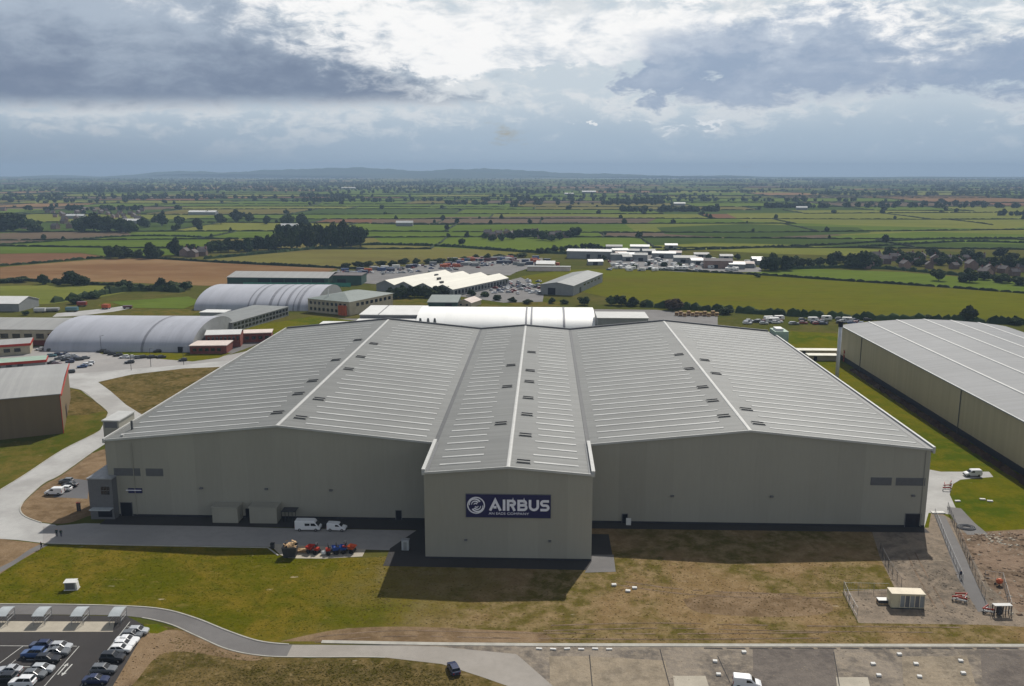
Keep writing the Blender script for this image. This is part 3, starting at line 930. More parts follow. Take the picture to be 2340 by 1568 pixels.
# roof slopes, each with its own strips of rooflight and vents
slopes = [(X0, X1, YF), (X1, X2, YF), (X2, X3, YC), (X3, X4, YC), (X4, X5, YF), (X5, X6, YF)]
random.seed(3)
RL_STEP = 4.75
vent_side = {0: 1, 1: 0, 2: 1, 3: 0, 4: 1, 5: 0}
for si, (xa, xb, ya) in enumerate(slopes):
    za, zb = roof_z(xa), roof_z(xb)
    sl = part('roof_slope', MB().slab_xz([(xa, za - TH), (xb, zb - TH), (xb, zb), (xa, za)], ya - 0.15, YR), M['roof'], fac, W=True)
    L = xb - xa
    narrow = si in (2, 3)
    up_right = zb > za
    lo_in, hi_in = (0.16, 0.32) if narrow else (0.07, 0.13)
    y = ya + (3.6 if not narrow else 4.2)
    row = 0
    while y < YR - 3.0:
        jit = random.uniform(-0.03, 0.03)
        f0, f1 = (lo_in, 1 - hi_in - jit) if up_right else (hi_in + jit, 1 - lo_in)
        if si == 0: f0, f1 = 0.05, 0.88 + jit
        if si == 5: f0, f1 = 0.12 - jit, 0.95
        a, b = xa + L * f0, xa + L * f1
        mb = MB()
        w = 0.38
        mb.slab_xz([(a, roof_z(a) - 0.02), (b, roof_z(b) - 0.02), (b, roof_z(b) + 0.09), (a, roof_z(a) + 0.09)], y - w, y + w)
        part('rooflight', mb, M['rooflight'], fac, W=True)
        y += RL_STEP
        row += 1


def vent(x, y, parent):
    """low louvred box sitting on the slope near a ridge: curb and three blades"""
    z = roof_z(x)
    t_ = (roof_z(x + 0.5) - roof_z(x - 0.5))
    def zz(dx_):
        return z + t_ * dx_
    mb = MB()
    mb.slab_xz([(x - 1.5, zz(-1.5) - 0.02), (x + 1.5, zz(1.5) - 0.02), (x + 1.5, zz(1.5) + 0.10), (x - 1.5, zz(-1.5) + 0.10)], y - 1.15, y + 1.15)
    c = part('roof_vent', mb, M['roof'], parent, W=True)
    for dy_ in (-0.8, 0.8):
        bl = MB()
        bl.slab_xz([(x - 1.35, zz(-1.35) + 0.105), (x + 1.35, zz(1.35) + 0.105), (x + 1.35, zz(1.35) + 0.30), (x - 1.35, zz(-1.35) + 0.30)], y + dy_ - 0.13, y + dy_ + 0.13)
        part('blade', bl, M['vent'], c, W=True)


for rx, sides in ((X1, [(-3.3, 199), (3.3, 195), (3.3, 212), (-3.3, 217), (-3.3, 231), (3.3, 246), (-3.3, 258), (3.3, 263), (3.3, 284), (-3.3, 290)]),
                  (X3, [(3.0, 171.5), (3.0, 190), (-3.0, 199), (3.0, 207), (3.0, 223), (-3.0, 235), (3.0, 241), (-3.0, 262), (3.0, 255), (3.0, 282)]),
                  (X5, [(-3.3, 200), (3.3, 194), (-3.3, 214), (3.3, 206), (-3.3, 228), (-3.3, 250), (3.3, 244), (-3.3, 270), (3.3, 262)])):
    for dx_, y in sides:
        vent(rx + dx_, y, fac)
# ridge caps, valley gutters, verge and parapet trims
for rx, z, ya in ((X1, HR, YF), (X3, HCR, YC), (X5, HR, YF)):
    part('ridge_cap', MB().slab_xz([(rx - 0.42, z - 0.04), (rx + 0.42, z - 0.04), (rx + 0.34, z + 0.10), (rx, z + 0.14), (rx - 0.34, z + 0.10)], ya - 0.2, YR - 0.3), M['trim'], fac, W=True)
for rx in (X2, X4):
    part('valley_gutter', MB().slab_xz([(rx - 0.55, HV - 0.02), (rx + 0.55, HV - 0.02), (rx + 0.4, HV + 0.10), (rx - 0.4, HV + 0.10)], YF + 0.5, YR - 1), M['vent'], fac, W=True)
for xa, xb, y in ((X0 - 0.3, X1, YF), (X1, X2, YF), (X2 - 0.3, X3, YC), (X3, X4 + 0.3, YC), (X4, X5, YF), (X5, X6 + 0.3, YF)):
    za, zb = roof_z(xa), roof_z(xb)
    part('verge_trim', MB().slab_xz([(xa, za - 0.30), (xb, zb - 0.30), (xb, zb + 0.16), (xa, za + 0.16)], y - 0.42, y - 0.17), M['trim'], fac, W=True)
for rx, s in ((X2, -1), (X4, 1)):
    part('bay_parapet', MB().box(rx - 0.36 + s * 0.1, rx + 0.36 + s * 0.1, YC - 0.10, YF + 0.3, HV - 0.5, HV + 0.75), M['trim'], fac, W=True)
    part('bay_gutter', MB().box(rx - s * 0.30 - (0.5 if s > 0 else 0), rx - s * 0.30 + (0.5 if s < 0 else 0), YC + 0.2, YF + 0.2, HV + 0.02, HV + 0.14), M['gutter'], fac, W=True)
part('side_parapet', MB().box(X6 + 0.25, X6 + 0.75, YF - 0.3, YR - 6, HE - 0.9, HE + 0.55), M['trim'], fac, W=True)
part('side_gutter', MB().box(X6 - 1.0, X6 + 0.25, YF - 0.05, YR - 1, HE + 0.02, HE + 0.14), M['gutter'], fac, W=True)
part('side_parapet', MB().box(X0 - 0.55, X0 - 0.15, YF - 0.3, YR, HE - 0.7, HE + 0.35), M['trim'], fac, W=True)
for xa, xb in zip((X0, X1, X2, X3, X4, X5), (X1, X2, X3, X4, X5, X6)):
    za, zb = roof_z(xa), roof_z(xb)
    part('rear_parapet', MB().slab_xz([(xa, za - 0.3), (xb, zb - 0.3), (xb, zb + 0.55), (xa, za + 0.55)], YR + 0.002, YR + 0.6), M['louvre'], fac, W=True)
# plinths, doors, louvres, lamps
part('plinth', MB().box(X0, X2, YF - 0.06, YF - 0.003, 0, 0.45), M['plinth'], fac, W=True)
part('plinth', MB().box(X4, X6, YF - 0.06, YF - 0.003, 0, 0.45), M['plinth'], fac, W=True)
part('plinth', MB().box(X2, X4, YC - 0.06, YC - 0.003, 0, 0.35), M['plinth'], fac, W=True)


def door(xa, xb, h, y, frame=0.14):
    d = part('door', MB().box(xa, xb, y - 0.10, y - 0.07, 0.02, h), M['dark'], fac, W=True)
    f = MB().box(xa - frame, xa, y - 0.14, y - 0.07, 0.02, h + frame).box(xb, xb + frame, y - 0.14, y - 0.07, 0.02, h + frame).box(xa, xb, y - 0.14, y - 0.07, h, h + frame)
    part('frame', f, M['louvre'], d, W=True)


door(-95.9, -93.3, 3.2, YF)
door(-32.3, -31.1, 2.2, YF)
door(19.0, 20.1, 2.1, YF)
door(81.8, 85.1, 3.1, YF)
for xa, xb in ((-96.8, -90.7), (-89.4, -85.4), (73.5, 78.1), (79.0, 85.4)):
    lv = part('louvre_panel', MB().box(xa, xb, YF - 0.05, YF - 0.003, 9.7, 11.5), M['louvre'], fac, W=True)
    for j in range(8):
        z = 9.78 + j * 0.21
        part('slat', MB().box(xa + 0.1, xb - 0.1, YF - 0.13, YF - 0.052, z, z + 0.11), M['louvre'], lv, W=True)
for x, z in ((-76.8, 7.0), (-61.8, 7.0), (-47.0, 6.9), (83.0, 7.4), (30.0, 6.6), (52.0, 6.8)):
    part('wall_lamp', MB().box(x - 0.35, x + 0.35, YF - 0.45, YF - 0.003, z - 0.18, z + 0.18), M['louvre'], fac, W=True)
for x in (-14.6, 2.5):
    part('wall_lamp', MB().box(x - 0.3, x + 0.3, YC - 0.4, YC - 0.003, 4.0, 4.3), M['louvre'], fac, W=True)
for x, z0 in ((X2 - 0.25, 0.4), (X4 + 0.25, 0.4)):
    part('downpipe', MB().tube((x, YF - 0.25, z0), (x, YF - 0.25, HV - 0.6), 0.12), M['gutter'], fac, W=True)
for x in (X0 + 6, X6 - 1.1):
    part('downpipe', MB().tube((x, YF - 0.16, 0.4), (x, YF - 0.16, HE - 0.6), 0.09), M['wall_side'], fac, W=True)
# plant houses against the left wing
for xa, xb, h in ((-73.4, -67.6, 3.6), (-64.9, -58.7, 3.7)):
    b = part('plant_house', MB().box(xa, xb, YF - 3.4, YF - 0.07, 0, h), M['wall'], fac, W=True)
    part('flat_roof', MB().box(xa - 0.15, xb + 0.15, YF - 3.55, YF - 0.065, h, h + 0.18), M['wall_side'], b, W=True)
part('plant_door', MB().box(-66.9, -65.7, YF - 0.2, YF - 0.065, 0, 2.2), M['dark'], fac, W=True)
mb = MB()
for q in range(5):
    mb.box(-57.9 + q * 0.8, -57.8 + q * 0.8, YF - 2.6, YF - 2.5, 0, 2.6)
mb.box(-57.9, -54.6, YF - 2.6, YF - 2.5, 2.5, 2.6).box(-57.9, -54.6, YF - 2.6, YF - 0.1, 2.6, 2.68)
part('pipe_rack', mb, M['dark_steel'], fac, W=True)
# stair block at the left corner
an = part('stair_block', MB().box(-101.9, -96.4, YF - 2.3, YF + 9, 0, 9.6), M['louvre'], fac, W=True)
part('flat_roof', MB().box(-102.1, -96.2, YF - 2.5, YF + 9.2, 9.6, 9.85), M['steel'], an, W=True)
for r_ in range(2):
    for c_ in range(3):
        part('window', MB().box(-99.0 + c_ * 0.68, -98.42 + c_ * 0.68, YF - 2.36, YF - 2.303, 6.0 + r_ * 1.0, 6.85 + r_ * 1.0), M['glass'], an, W=True)
part('entrance', MB().box(-100.1, -96.9, YF - 2.38, YF - 2.303, 0.6, 2.3), M['dark'], an, W=True)
part('canopy', MB().box(-101.3, -96.5, YF - 4.0, YF - 2.303, 2.7, 2.9), M['polycarb'], an, W=True)
# louvred plant tower behind the left eave
tw = part('plant_tower', MB().box(-102.6, -98.8, YF + 8.0, YF + 16.0, 0, 20.2), M['wall'], fac, W=True)
part('flat_roof', MB().box(-102.8, -98.6, YF + 7.8, YF + 16.2, 20.2, 20.45), M['trim'], tw, W=True)
part('louvre', MB().box(-102.2, -99.2, YF + 7.92, YF + 7.997, 18.6, 20.0), M['louvre'], tw, W=True)
# plant boxes at the rear right corner and small roof clutter at the left corner
part('plant_box', MB().box(X6 + 0.2, X6 + 5.2, YR - 9, YR - 1, 15.6, HE + 1.6), M['light_green'], fac, W=True)
part('plant_box', MB().box(X6 + 0.9, X6 + 3.6, YR - 7.6, YR - 3, HE + 1.6, HE + 2.5), M['white'], fac, W=True)
mb = MB()
for x, y in ((-96.2, 196.0), (-95.9, 191.0)):
    mb.box(x - 0.25, x + 0.25, y - 0.25, y + 0.25, 18.2, 19.6)
part('roof_post', MB().box(-95.5, -95.1, 194.6, 195.0, 18.3, 20.6), M['vent'], fac, W=True)
part('roof_post', MB().box(-95.3, -94.7, 189.0, 189.5, 18.3, 18.95), M['trim'], fac, W=True)

# signs --------------------------------------------------------------
def text_mesh(body, size=1.0, offset=0.0, extrude=0.03):
    cu = bpy.data.curves.new('letters', 'FONT')
    cu.body = body
    cu.size = size
    cu.extrude = extrude
    cu.offset = offset
    o = bpy.data.objects.new('letters', cu)
    C.objects.link(o)
    bpy.context.view_layer.update()
    dg = bpy.context.evaluated_depsgraph_get()
    me = bpy.data.meshes.new_from_object(o.evaluated_get(dg))
    bpy.data.objects.remove(o)
    return me


def fit_letters(me, x0, x1, z0, z1, y, parent, name, m_):
    """stand a text mesh up on the wall inside the rectangle x0..x1, z0..z1"""
    co = np.empty(len(me.vertices) * 3)
    me.vertices.foreach_get('co', co)
    co = co.reshape(-1, 3)
    a, b = co.min(0), co.max(0)
    new = np.empty_like(co)
    new[:, 0] = x0 + (co[:, 0] - a[0]) / (b[0] - a[0]) * (x1 - x0)
    new[:, 2] = z0 + (co[:, 1] - a[1]) / (b[1] - a[1]) * (z1 - z0)
    new[:, 1] = y - 0.06 - (co[:, 2] - a[2]) / max(b[2] - a[2], 1e-6) * 0.06
    l = _world_loc(parent)
    new -= np.array([l.x, l.y, l.z])
    me.vertices.foreach_set('co', new.ravel())
    me.materials.clear()
    me.materials.append(m_)
    me.update()
    o = bpy.data.objects.new(name, me)
    return link(o, parent)


SX0, SX1, SZ0, SZ1 = -14.46, 2.61, 9.15, 14.0
sg = thing('wall_sign', 'large navy blue sign with white lettering and a round swirl emblem', 'sign', (SX0, YC, SZ0))
part('panel', MB().box(SX0, SX1, YC - 0.22, YC - 0.004, SZ0, SZ1), M['navy'], sg, W=True)
part('edge_trim', MB().box(SX0 - 0.1, SX1 + 0.1, YC - 0.20, YC - 0.004, SZ1, SZ1 + 0.1).box(SX0 - 0.1, SX1 + 0.1, YC - 0.20, YC - 0.004, SZ0 - 0.1, SZ0).box(SX0 - 0.1, SX0, YC - 0.20, YC - 0.004, SZ0, SZ1).box(SX1, SX1 + 0.1, YC - 0.20, YC - 0.004, SZ0, SZ1), M['louvre'], sg, W=True)
SW, SH = SX1 - SX0, SZ1 - SZ0
fx = lambda f: SX0 + SW * f
fz = lambda f: SZ0 + SH * f
LET = [('A', 740, 1012), ('I', 1037, 1083), ('R', 1118, 1308), ('B', 1338, 1550), ('U', 1575, 1790), ('S', 1812, 2008)]
YS = YC - 0.16


def stroke(pts, w, lift=0.0):
    """flat band along a polyline in the wall plane, mitred at the bends"""
    mb = MB()
    P = [Vector(p) for p in pts]
    lo, hi = [], []
    for i, p in enumerate(P):
        d0 = (P[i] - P[i - 1]).normalized() if i else (P[1] - P[0]).normalized()
        d1 = (P[i + 1] - P[i]).normalized() if i < len(P) - 1 else d0
        n0, n1 = Vector((-d0.y, d0.x)), Vector((-d1.y, d1.x))
        m_ = (n0 + n1).normalized()
        q = w / 2 / max(m_.dot(n0), 0.35)
        lo.append(p - m_ * q); hi.append(p + m_ * q)
    for i in range(len(P) - 1):
        mb.slab_xz([tuple(lo[i]), tuple(lo[i + 1]), tuple(hi[i + 1]), tuple(hi[i])], YS - 0.12 - lift, YS - 0.05)
    return mb


def arcp(cx, cz, rx, rz_, a0, a1, n=10):
    return [(cx + rx * math.cos(R(a0 + (a1 - a0) * j / n)), cz + rz_ * math.sin(R(a0 + (a1 - a0) * j / n))) for j in range(n + 1)]


LZ0, LZ1 = fz(0.30), fz(0.79)
SWD = 0.52
for ch, a, b in LET:
    xa, xb = fx((a - 265) / 1765), fx((b - 265) / 1765)
    h2 = SWD / 2
    zb_, zt_ = LZ0 + h2, LZ1 - h2
    zm = (zb_ + zt_) / 2 + 0.03
    rq = (zt_ - zm) / 2
    rq2 = (zm - zb_) / 2
    if ch == 'A':
        strokes = [[(xa + h2, LZ0), ((xa + xb) / 2, zt_ + 0.1), (xb - h2, LZ0)], [(xa + 0.95, LZ0 + 0.72), ((xa + xb) / 2 + 0.25, LZ0 + 0.72)]]
    elif ch == 'I':
        strokes = [[((xa + xb) / 2, LZ0), ((xa + xb) / 2, LZ1)]]
    elif ch == 'R':
        strokes = [[(xa + h2, LZ0), (xa + h2, LZ1)], [(xa + h2, zt_), (xb - h2 - rq, zt_)] + arcp(xb - h2 - rq, zm + rq, rq, rq, 90, -90) + [(xa + h2 + 0.3, zm)], [(xb - h2 - rq * 1.3, zm), (xb - h2, LZ0)]]
    elif ch == 'B':
        strokes = [[(xa + h2, LZ0), (xa + h2, LZ1)], [(xa + h2, zt_), (xb - h2 - rq - 0.1, zt_)] + arcp(xb - h2 - rq - 0.1, zm + rq, rq, rq, 90, -90) + [(xa + h2, zm)], [(xa + h2, zm - 0.02), (xb - h2 - rq2, zm - 0.02)] + arcp(xb - h2 - rq2, zb_ + rq2, rq2, rq2, 90, -90) + [(xa + h2, zb_)]]
    elif ch == 'U':
        ru = (xb - xa) / 2 - h2
        strokes = [[(xa + h2, LZ1)] + arcp((xa + xb) / 2, LZ0 + h2 + ru * 0.95, ru, ru * 0.95, 180, 360, 14) + [(xb - h2, LZ1)]]
    else:
        mx_, rx_ = (xa + xb) / 2, (xb - xa) / 2 - h2
        strokes = [[(xb - 0.12, zt_), (xa + h2 + rq, zt_)] + arcp(xa + h2 + rq, zm + rq, rq, rq, 90, 270)[1:] + [(xb - h2 - rq2, zm)] + arcp(xb - h2 - rq2, zb_ + rq2, rq2, rq2, 90, -90)[1:] + [(xa + 0.05, zb_)]]
    lt = MB()
    for li, st in enumerate(strokes):
        q = stroke(st, SWD, 0.004 * li)
        lt.f += [tuple(len(lt.v) + i for i in f_) for f_ in q.f]; lt.v += q.v
    part('letter', lt, M['sign_white'], sg, W=True)
fit_letters(text_mesh('AN EADS', 1.0, 0.0), fx(0.268), fx(0.467), fz(0.125), fz(0.225), YS, sg, 'small_lettering', M['sign_white'])
fit_letters(text_mesh('COMPANY', 1.0, 0.0), fx(0.487), fx(0.745), fz(0.125), fz(0.225), YS, sg, 'small_lettering', M['sign_white'])
# emblem: ring with arcs that turn about each other
ecx, ecz, er = fx(0.119), fz(0.525), SW * 0.106


def arc(cx, cz, r, w, a0, a1, n=28, taper=0.0):
    mb = MB()
    o_, i_ = [], []
    for j in range(n + 1):
        t = a0 + (a1 - a0) * j / n
        ww = w * (1 - taper * j / n)
        o_.append((cx + (r + ww / 2) * math.cos(t), cz + (r + ww / 2) * math.sin(t)))
        i_.append((cx + (r - ww / 2) * math.cos(t), cz + (r - ww / 2) * math.sin(t)))
    for j in range(n):
        mb.slab_xz([o_[j], i_[j], i_[j + 1], o_[j + 1]], YS - 0.12, YS - 0.05)
    return mb


em = MB()
for q in [arc(ecx, ecz, er * 0.93, er * 0.13, 0, 2 * math.pi, 48)]:
    em.f += [tuple(len(em.v) + i for i in f_) for f_ in q.f]; em.v += q.v
ring = part('emblem', em, M['sign_white'], sg, W=True)
for s in (0, math.pi):
    for r_, w_, sh, a0, a1 in ((0.62, 0.20, 0.30, 0.5, 3.3), (0.38, 0.17, 0.26, 0.6, 3.2), (0.18, 0.15, 0.14, 0.5, 3.0)):
        ox, oz = -sh * er * math.cos(s + 0.7), sh * er * math.sin(s + 0.7)
        part('swirl_arc', arc(ecx + ox * 0.6, ecz + oz * 0.6, er * r_, er * w_, a0 + s, a1 + s, 22, 0.55), M['sign_white'], ring, W=True)

ss = thing('wall_sign', 'small dark blue sign with a white stripe on the left wing', 'sign', (-94.3, YF, 5.6))
part('panel', MB().box(-93.8, -90.6, YF - 0.2, YF - 0.005, 5.6, 6.75), M['navy'], ss, W=True)
part('stripe', MB().box(-94.3, -90.7, YF - 0.26, YF - 0.202, 6.2, 6.4), M['sign_white'], ss, W=True)

# ------------------------------------------------------------------ other buildings
def shed(name, label, org, rz, w, d, eave, ridge, axis, wall, roof, x0=0.0, group=None, doors=(), windows=(), band=None, over=0.35, trim=None, cat='building', wall_label=None):
    """pitched shed in a local frame: x from x0 to x0+w, y from 0 to d; ridge along axis; doors/windows: (side, a, b, z0, z1)"""
    t = thing(name, label, cat, org, rz, group)
    a, b = x0, x0 + w
    mid = (a + b) / 2
    th = 0.22
    if axis == 'y':
        part('wall', MB().slab_xz([(a, 0), (b, 0), (b, eave), (mid, ridge), (a, eave)], 0, d), wall, t)
        s = (ridge - eave) / (w / 2)
        for sg_ in (-1, 1):
            e = mid + sg_ * (w / 2 + over)
            ze = eave - s * over
            pl = [(mid, ridge + 0.02), (e, ze + 0.02), (e, ze + th), (mid, ridge + th)]
            if sg_ > 0: pl = pl[::-1]
            part('roof_slope', MB().slab_xz(pl, -over, d + over), roof, t)
    else:
        md = d / 2
        part('wall', MB().slab_yz([(0, 0), (d, 0), (d, eave), (md, ridge), (0, eave)], a, b), wall, t)
        s = (ridge - eave) / (d / 2)
        for sg_ in (-1, 1):
            e = md + sg_ * (d / 2 + over)
            ze = eave - s * over
            pl = [(md, ridge + 0.02), (e, ze + 0.02), (e, ze + th), (md, ridge + th)]
            part('roof_slope', MB().slab_yz(pl, a - over, b + over), roof, t)
    if trim is not None:
        part('eave_trim', MB().box(b + over + 0.02, b + over + 0.25, -over - 0.1, d + over, eave - 0.5, eave + 0.1), trim, t)
        part('corner_trim', MB().box(b + 0.003, b + 0.2, -0.15, 0.15, 0, eave), trim, t)
    if band is not None:
        part('brick_base', MB().box(a - 0.05, b + 0.05, -0.12, -0.003, 0, band[1]), band[0], t)
    for nm, lst, mt in (('door', doors, M['dark']), ('window', windows, M['glass'])):
        for side, p, q, z0, z1 in lst:
            mb = MB()
            if side == 'f': mb.box(p, q, -0.08, -0.004, z0, z1)
            elif side == 'r': mb.box(b + 0.004, b + 0.08, p, q, z0, z1)
            elif side == 'l': mb.box(a - 0.08, a - 0.004, p, q, z0, z1)
            part(nm, mb, mt, t)
    return t


def flat(name, label, org, rz, x0, x1, d, h, wall, roof, windows=(), doors=(), group=None, trim=None, cat='building', over=0.3):
    t = thing(name, label, cat, org, rz, group)
    part('wall', MB().box(x0, x1, 0, d, 0, h), wall, t)
    part('flat_roof', MB().box(x0 - over, x1 + over, -over, d + over, h, h + 0.3), roof, t)
    if trim is not None:
        part('fascia', MB().box(x0 - over - 0.05, x1 + over + 0.05, -over - 0.2, -over - 0.02, h - 0.7, h + 0.31), trim, t)
        part('fascia', MB().box(x1 + over + 0.02, x1 + over + 0.2, -over - 0.2, d + over, h - 0.7, h + 0.31), trim, t)
    for nm, lst, mt in (('door', doors, M['dark']), ('window', windows, M['glass'])):
        for side, p, q, z0, z1 in lst:
            mb = MB()
            if side == 'f': mb.box(p, q, -0.08, -0.004, z0, z1)
            elif side == 'r': mb.box(x1 + 0.004, x1 + 0.08, p, q, z0, z1)
            part(nm, mb, mt, t)
    return t


def arch_hall(name, label, xa, xb, y0, width, height, skin, seams=(), ends=None, power=1.0, door=None):
    t = thing(name, label, 'hangar', (xa, y0, 0))
    n = 20
    sec = []
    for j in range(n + 1):
        a = math.pi * (1 - j / n)
        yy = width / 2 + width / 2 * math.cos(a)
        zz = height * math.sin(a) ** power
        sec.append((yy, zz))
    mb = MB()
    L = xb - xa
    for x in (0, L):
        mb.v += [(x, yy, zz) for yy, zz in sec]
    for j in range(n):
        mb.f.append((j, j + 1, n + 1 + j + 1, n + 1 + j))
    part('curved_roof', mb, skin, t, smooth=True)
    for x in (0.02, L - 0.02):
        eb = MB()
        eb.v += [(x, yy, zz) for yy, zz in sec]
        eb.f.append(tuple(range(n + 1)))
        part('end_wall', eb, ends or M['grey_wall'], t)
    for sx, sw in seams:
        sb = MB()
        for x in (sx - sw / 2, sx + sw / 2):
            sb.v += [(x, width / 2 + (yy - width / 2) * 1.004, zz * 1.006 + 0.03) for yy, zz in sec]
        for j in range(n):
            sb.f.append((j, j + 1, n + 1 + j + 1, n + 1 + j))
        part('seam_band', sb, M['arch_seam'], t, smooth=True)
    if door:
        part('side_door', MB().box(door[0], door[1], door[2], door[2] + 1.5, 0, door[3]), M['dark'], t)
    return t


arch_hall('arched_hangar', 'long silver arched hangar nearest the left car yard', -219, -153, 371, 56, 10.6, M['arch'], [(44, 1.2)], door=(60, 62, 0.0, 2.4))
arch_hall('arched_hangar', 'ribbed silver arched hangar behind the beige office block', -198, -128, 487, 66, 10.2, M['arch'], [(31, 0.8), (34.5, 1.4), (43.5, 1.7), (48, 0.9), (53, 1.5), (57, 0.8), (60, 1.5)])
arch_hall('arched_hangar', 'bright white arched hangar directly behind the main factory', -57, 24.2, 386, 46, 14.4, M['white_arch'], [(50.0, 0.8), (52.4, 0.8), (67.2, 1.0)], ends=M['white'], power=0.62)

shed('long_shed', 'long beige shed joined to the left arched hangar', (-330, 384), 0.0, 113, 32, 7.2, 9.6, 'x', M['beige'], M['pale_roof'], band=(M['brick'], 2.4),
     windows=[('f', 40 + q * 5.5, 43.6 + q * 5.5, 3.2, 5.4) for q in range(13)])
shed('white_roofed_shed', 'small white-roofed shed at the left edge behind the long beige shed', (-344, 479.6), 0.0, 49, 20, 4.4, 7.2, 'x', M['grey_wall'], M['white'],
     doors=[('f', 30, 34, 0, 3.4)])
shed('warehouse', 'brown red-trimmed warehouse with pale roof at the left edge', (-144.2, 250.6), 0.45, 70, 46, 12.2, 12.9, 'x', M['brown_wall'], M['pale_roof'], x0=-70, trim=M['red'],
     doors=[('f', -52, -46, 0, 5), ('r', 18, 22, 0, 4)])
flat('low_office', 'low office with red fascia below the long beige shed', (-222, 366), 0.45, -34, 0, 14, 4.4, M['beige'], M['pale_roof'], trim=M['red'],
     windows=[('f', -30 + q * 4, -27.6 + q * 4, 1.2, 2.8) for q in range(7)])
flat('low_office', 'low pale-green roofed office with red fascia beside the brown warehouse', (-200.8, 340.7), 0.45, -42, 0, 9, 2.7, M['grey_wall'], M['light_green'], trim=M['red'],
     windows=[('f', -38 + q * 4, -36 + q * 4, 0.9, 2.0) for q in range(8)])

flat('brick_block', 'low red brick block with pale roof in front of the arched hangar end', (-152.2, 367.5), 0.10, 0, 15.6, 11, 3.5, M['brick'], M['pink_roof'],
     windows=[('f', 1.2 + q * 2.6, 2.8 + q * 2.6, 1.2, 2.5) for q in range(5)])
shed('brick_block', 'taller red brick block with sloping white roof beside the arched hangar', (-150.5, 381.5), 0.18, 15, 10, 5.8, 7.0, 'x', M['brick'], M['white'],
     windows=[('f', 0.8 + q * 1.8, 1.9 + q * 1.8, 3.2, 5.0) for q in range(8)])
flat('brick_block', 'separate red brick block with pale flat roof near the factory corner', (-141, 393), 0.22, 0, 16, 9, 4.2, M['brick'], M['pink_roof'],
     windows=[('f', 1.2 + q * 3.0, 3.0 + q * 3.0, 1.4, 2.9) for q in range(5)])
flat('glazed_office', 'long grey office wing with rows of dark windows', (-151.5, 418.5), -0.236, -21, 0, 54, 4.8, M['grey_wall'], M['grey_roof'],
     windows=[('r', 1.4 + q * 3.3, 3.7 + q * 3.3, z, z + 1.3) for q in range(16) for z in (0.9, 3.0)] + [('f', -19 + q * 4, -16.5 + q * 4, 1.0, 3.6) for q in range(4)])
flat('site_hut', 'small white flat-roofed hut beside the glazed office wing', (-179.4, 449), -0.05, 0, 13, 9, 5.0, M['grey_wall'], M['white'],
     windows=[('f', 1.2 + q * 3.0, 3.2 + q * 3.0, 1.4, 3.2) for q in range(4)])

# hipped office block
hp = thing('office_block', 'beige office block with shallow hipped green-grey roof and red entrance', 'building', (-131.8, 485.2), -0.46)
part('wall', MB().box(0, 29.5, 0, 40, 0, 7.6), M['beige'], hp)
hb = MB()
hb.v += [(-0.7, -0.7, 7.6), (30.2, -0.7, 7.6), (30.2, 40.7, 7.6), (-0.7, 40.7, 7.6), (14.75, 14, 10.4), (14.75, 27, 10.4)]
hb.f += [(0, 1, 4), (1, 2, 5, 4), (2, 3, 5), (3, 0, 4, 5)]
part('hipped_roof', hb, M['green_roof'], hp)
for q in range(9):
    for z in (1.2, 4.6):
        part('window', MB().box(1.4 + q * 3.0, 3.0 + q * 3.0, -0.08, -0.004, z, z + 1.7), M['glass'], hp)
part('entrance', MB().box(22.6, 27.6, -1.4, -0.004, 0, 5.4), M['orange'], hp)
for q in range(8):
    part('window', MB().box(29.504, 29.58, 6 + q * 4.2, 8.4 + q * 4.2, 4.4, 6.2), M['glass'], hp)
part('flue', MB().tube((10, 6, 8.4), (10, 6, 12.8), 0.3), M['white'], hp)

shed('open_barn', 'dark open-fronted barn with pale grey roof behind the ribbed hangar', (-220.3, 603), -0.04, 72, 34, 5.0, 7.4, 'x', M['green_wall'], M['pale_roof'],
     doors=[('f', 22 + q * 9.6, 30.8 + q * 9.6, 0, 4.4) for q in range(5)])
flat('dark_store', 'dark slate-coloured store at the end of the open barn', (-146, 604), 0, 0, 20, 18, 6.4, M['green_wall'], M['slate'], doors=[('f', 3, 9, 0, 4)])
fe = thing('sheet_fence', 'teal green sheet fence in front of the dark open barn', 'fence', (-206, 594, 0), 0.0)
for q in range(22):
    part('fence_panel', MB().box(q * 3.4, q * 3.4 + 3.3, 0, 0.08, 0, 2.6 + 0.1 * (q % 2)), M['teal'], fe)

# stepped white block beside the white hangar
wb = thing('white_block', 'stepped white flat-roofed block left of the white arched hangar', 'building', (-84, 380, 0))
part('lower_wall', MB().box(0, 28, 0, 18, 0, 10.9), M['white'], wb)
part('lower_roof', MB().box(-0.3, 28.3, -0.3, 17.9, 10.9, 11.2), M['white'], wb)
part('upper_wall', MB().box(0, 28, 18, 46, 0, 12.6), M['louvre'], wb)
part('upper_roof', MB().box(-0.3, 28.3, 17.8, 46.3, 12.6, 12.9), M['white'], wb)
part('roof_joint', MB().box(8.4, 8.9, 17.9, 46.2, 12.9, 12.98), M['louvre'], wb)
part('lower_annexe', MB().box(-16, -0.31, 2, 14, 0, 10.0), M['pink_roof'], wb)
part('annexe_roof', MB().box(-16.2, -0.32, 1.8, 14.2, 10.0, 10.3), M['white'], wb)
for x in (29.5, 33.0, 36.0):
    part('vent_cowl', MB().tube((x, 8, 10.6), (x, 8, 13.0), 0.8, 0.4), M['gutter'], wb)
flat('grey_annexe', 'pale flat-roofed annexe at the right end of the white hangar', (24.6, 380), 0, 0, 22, 17, 14.7, M['grey_wall'], M['trim'])

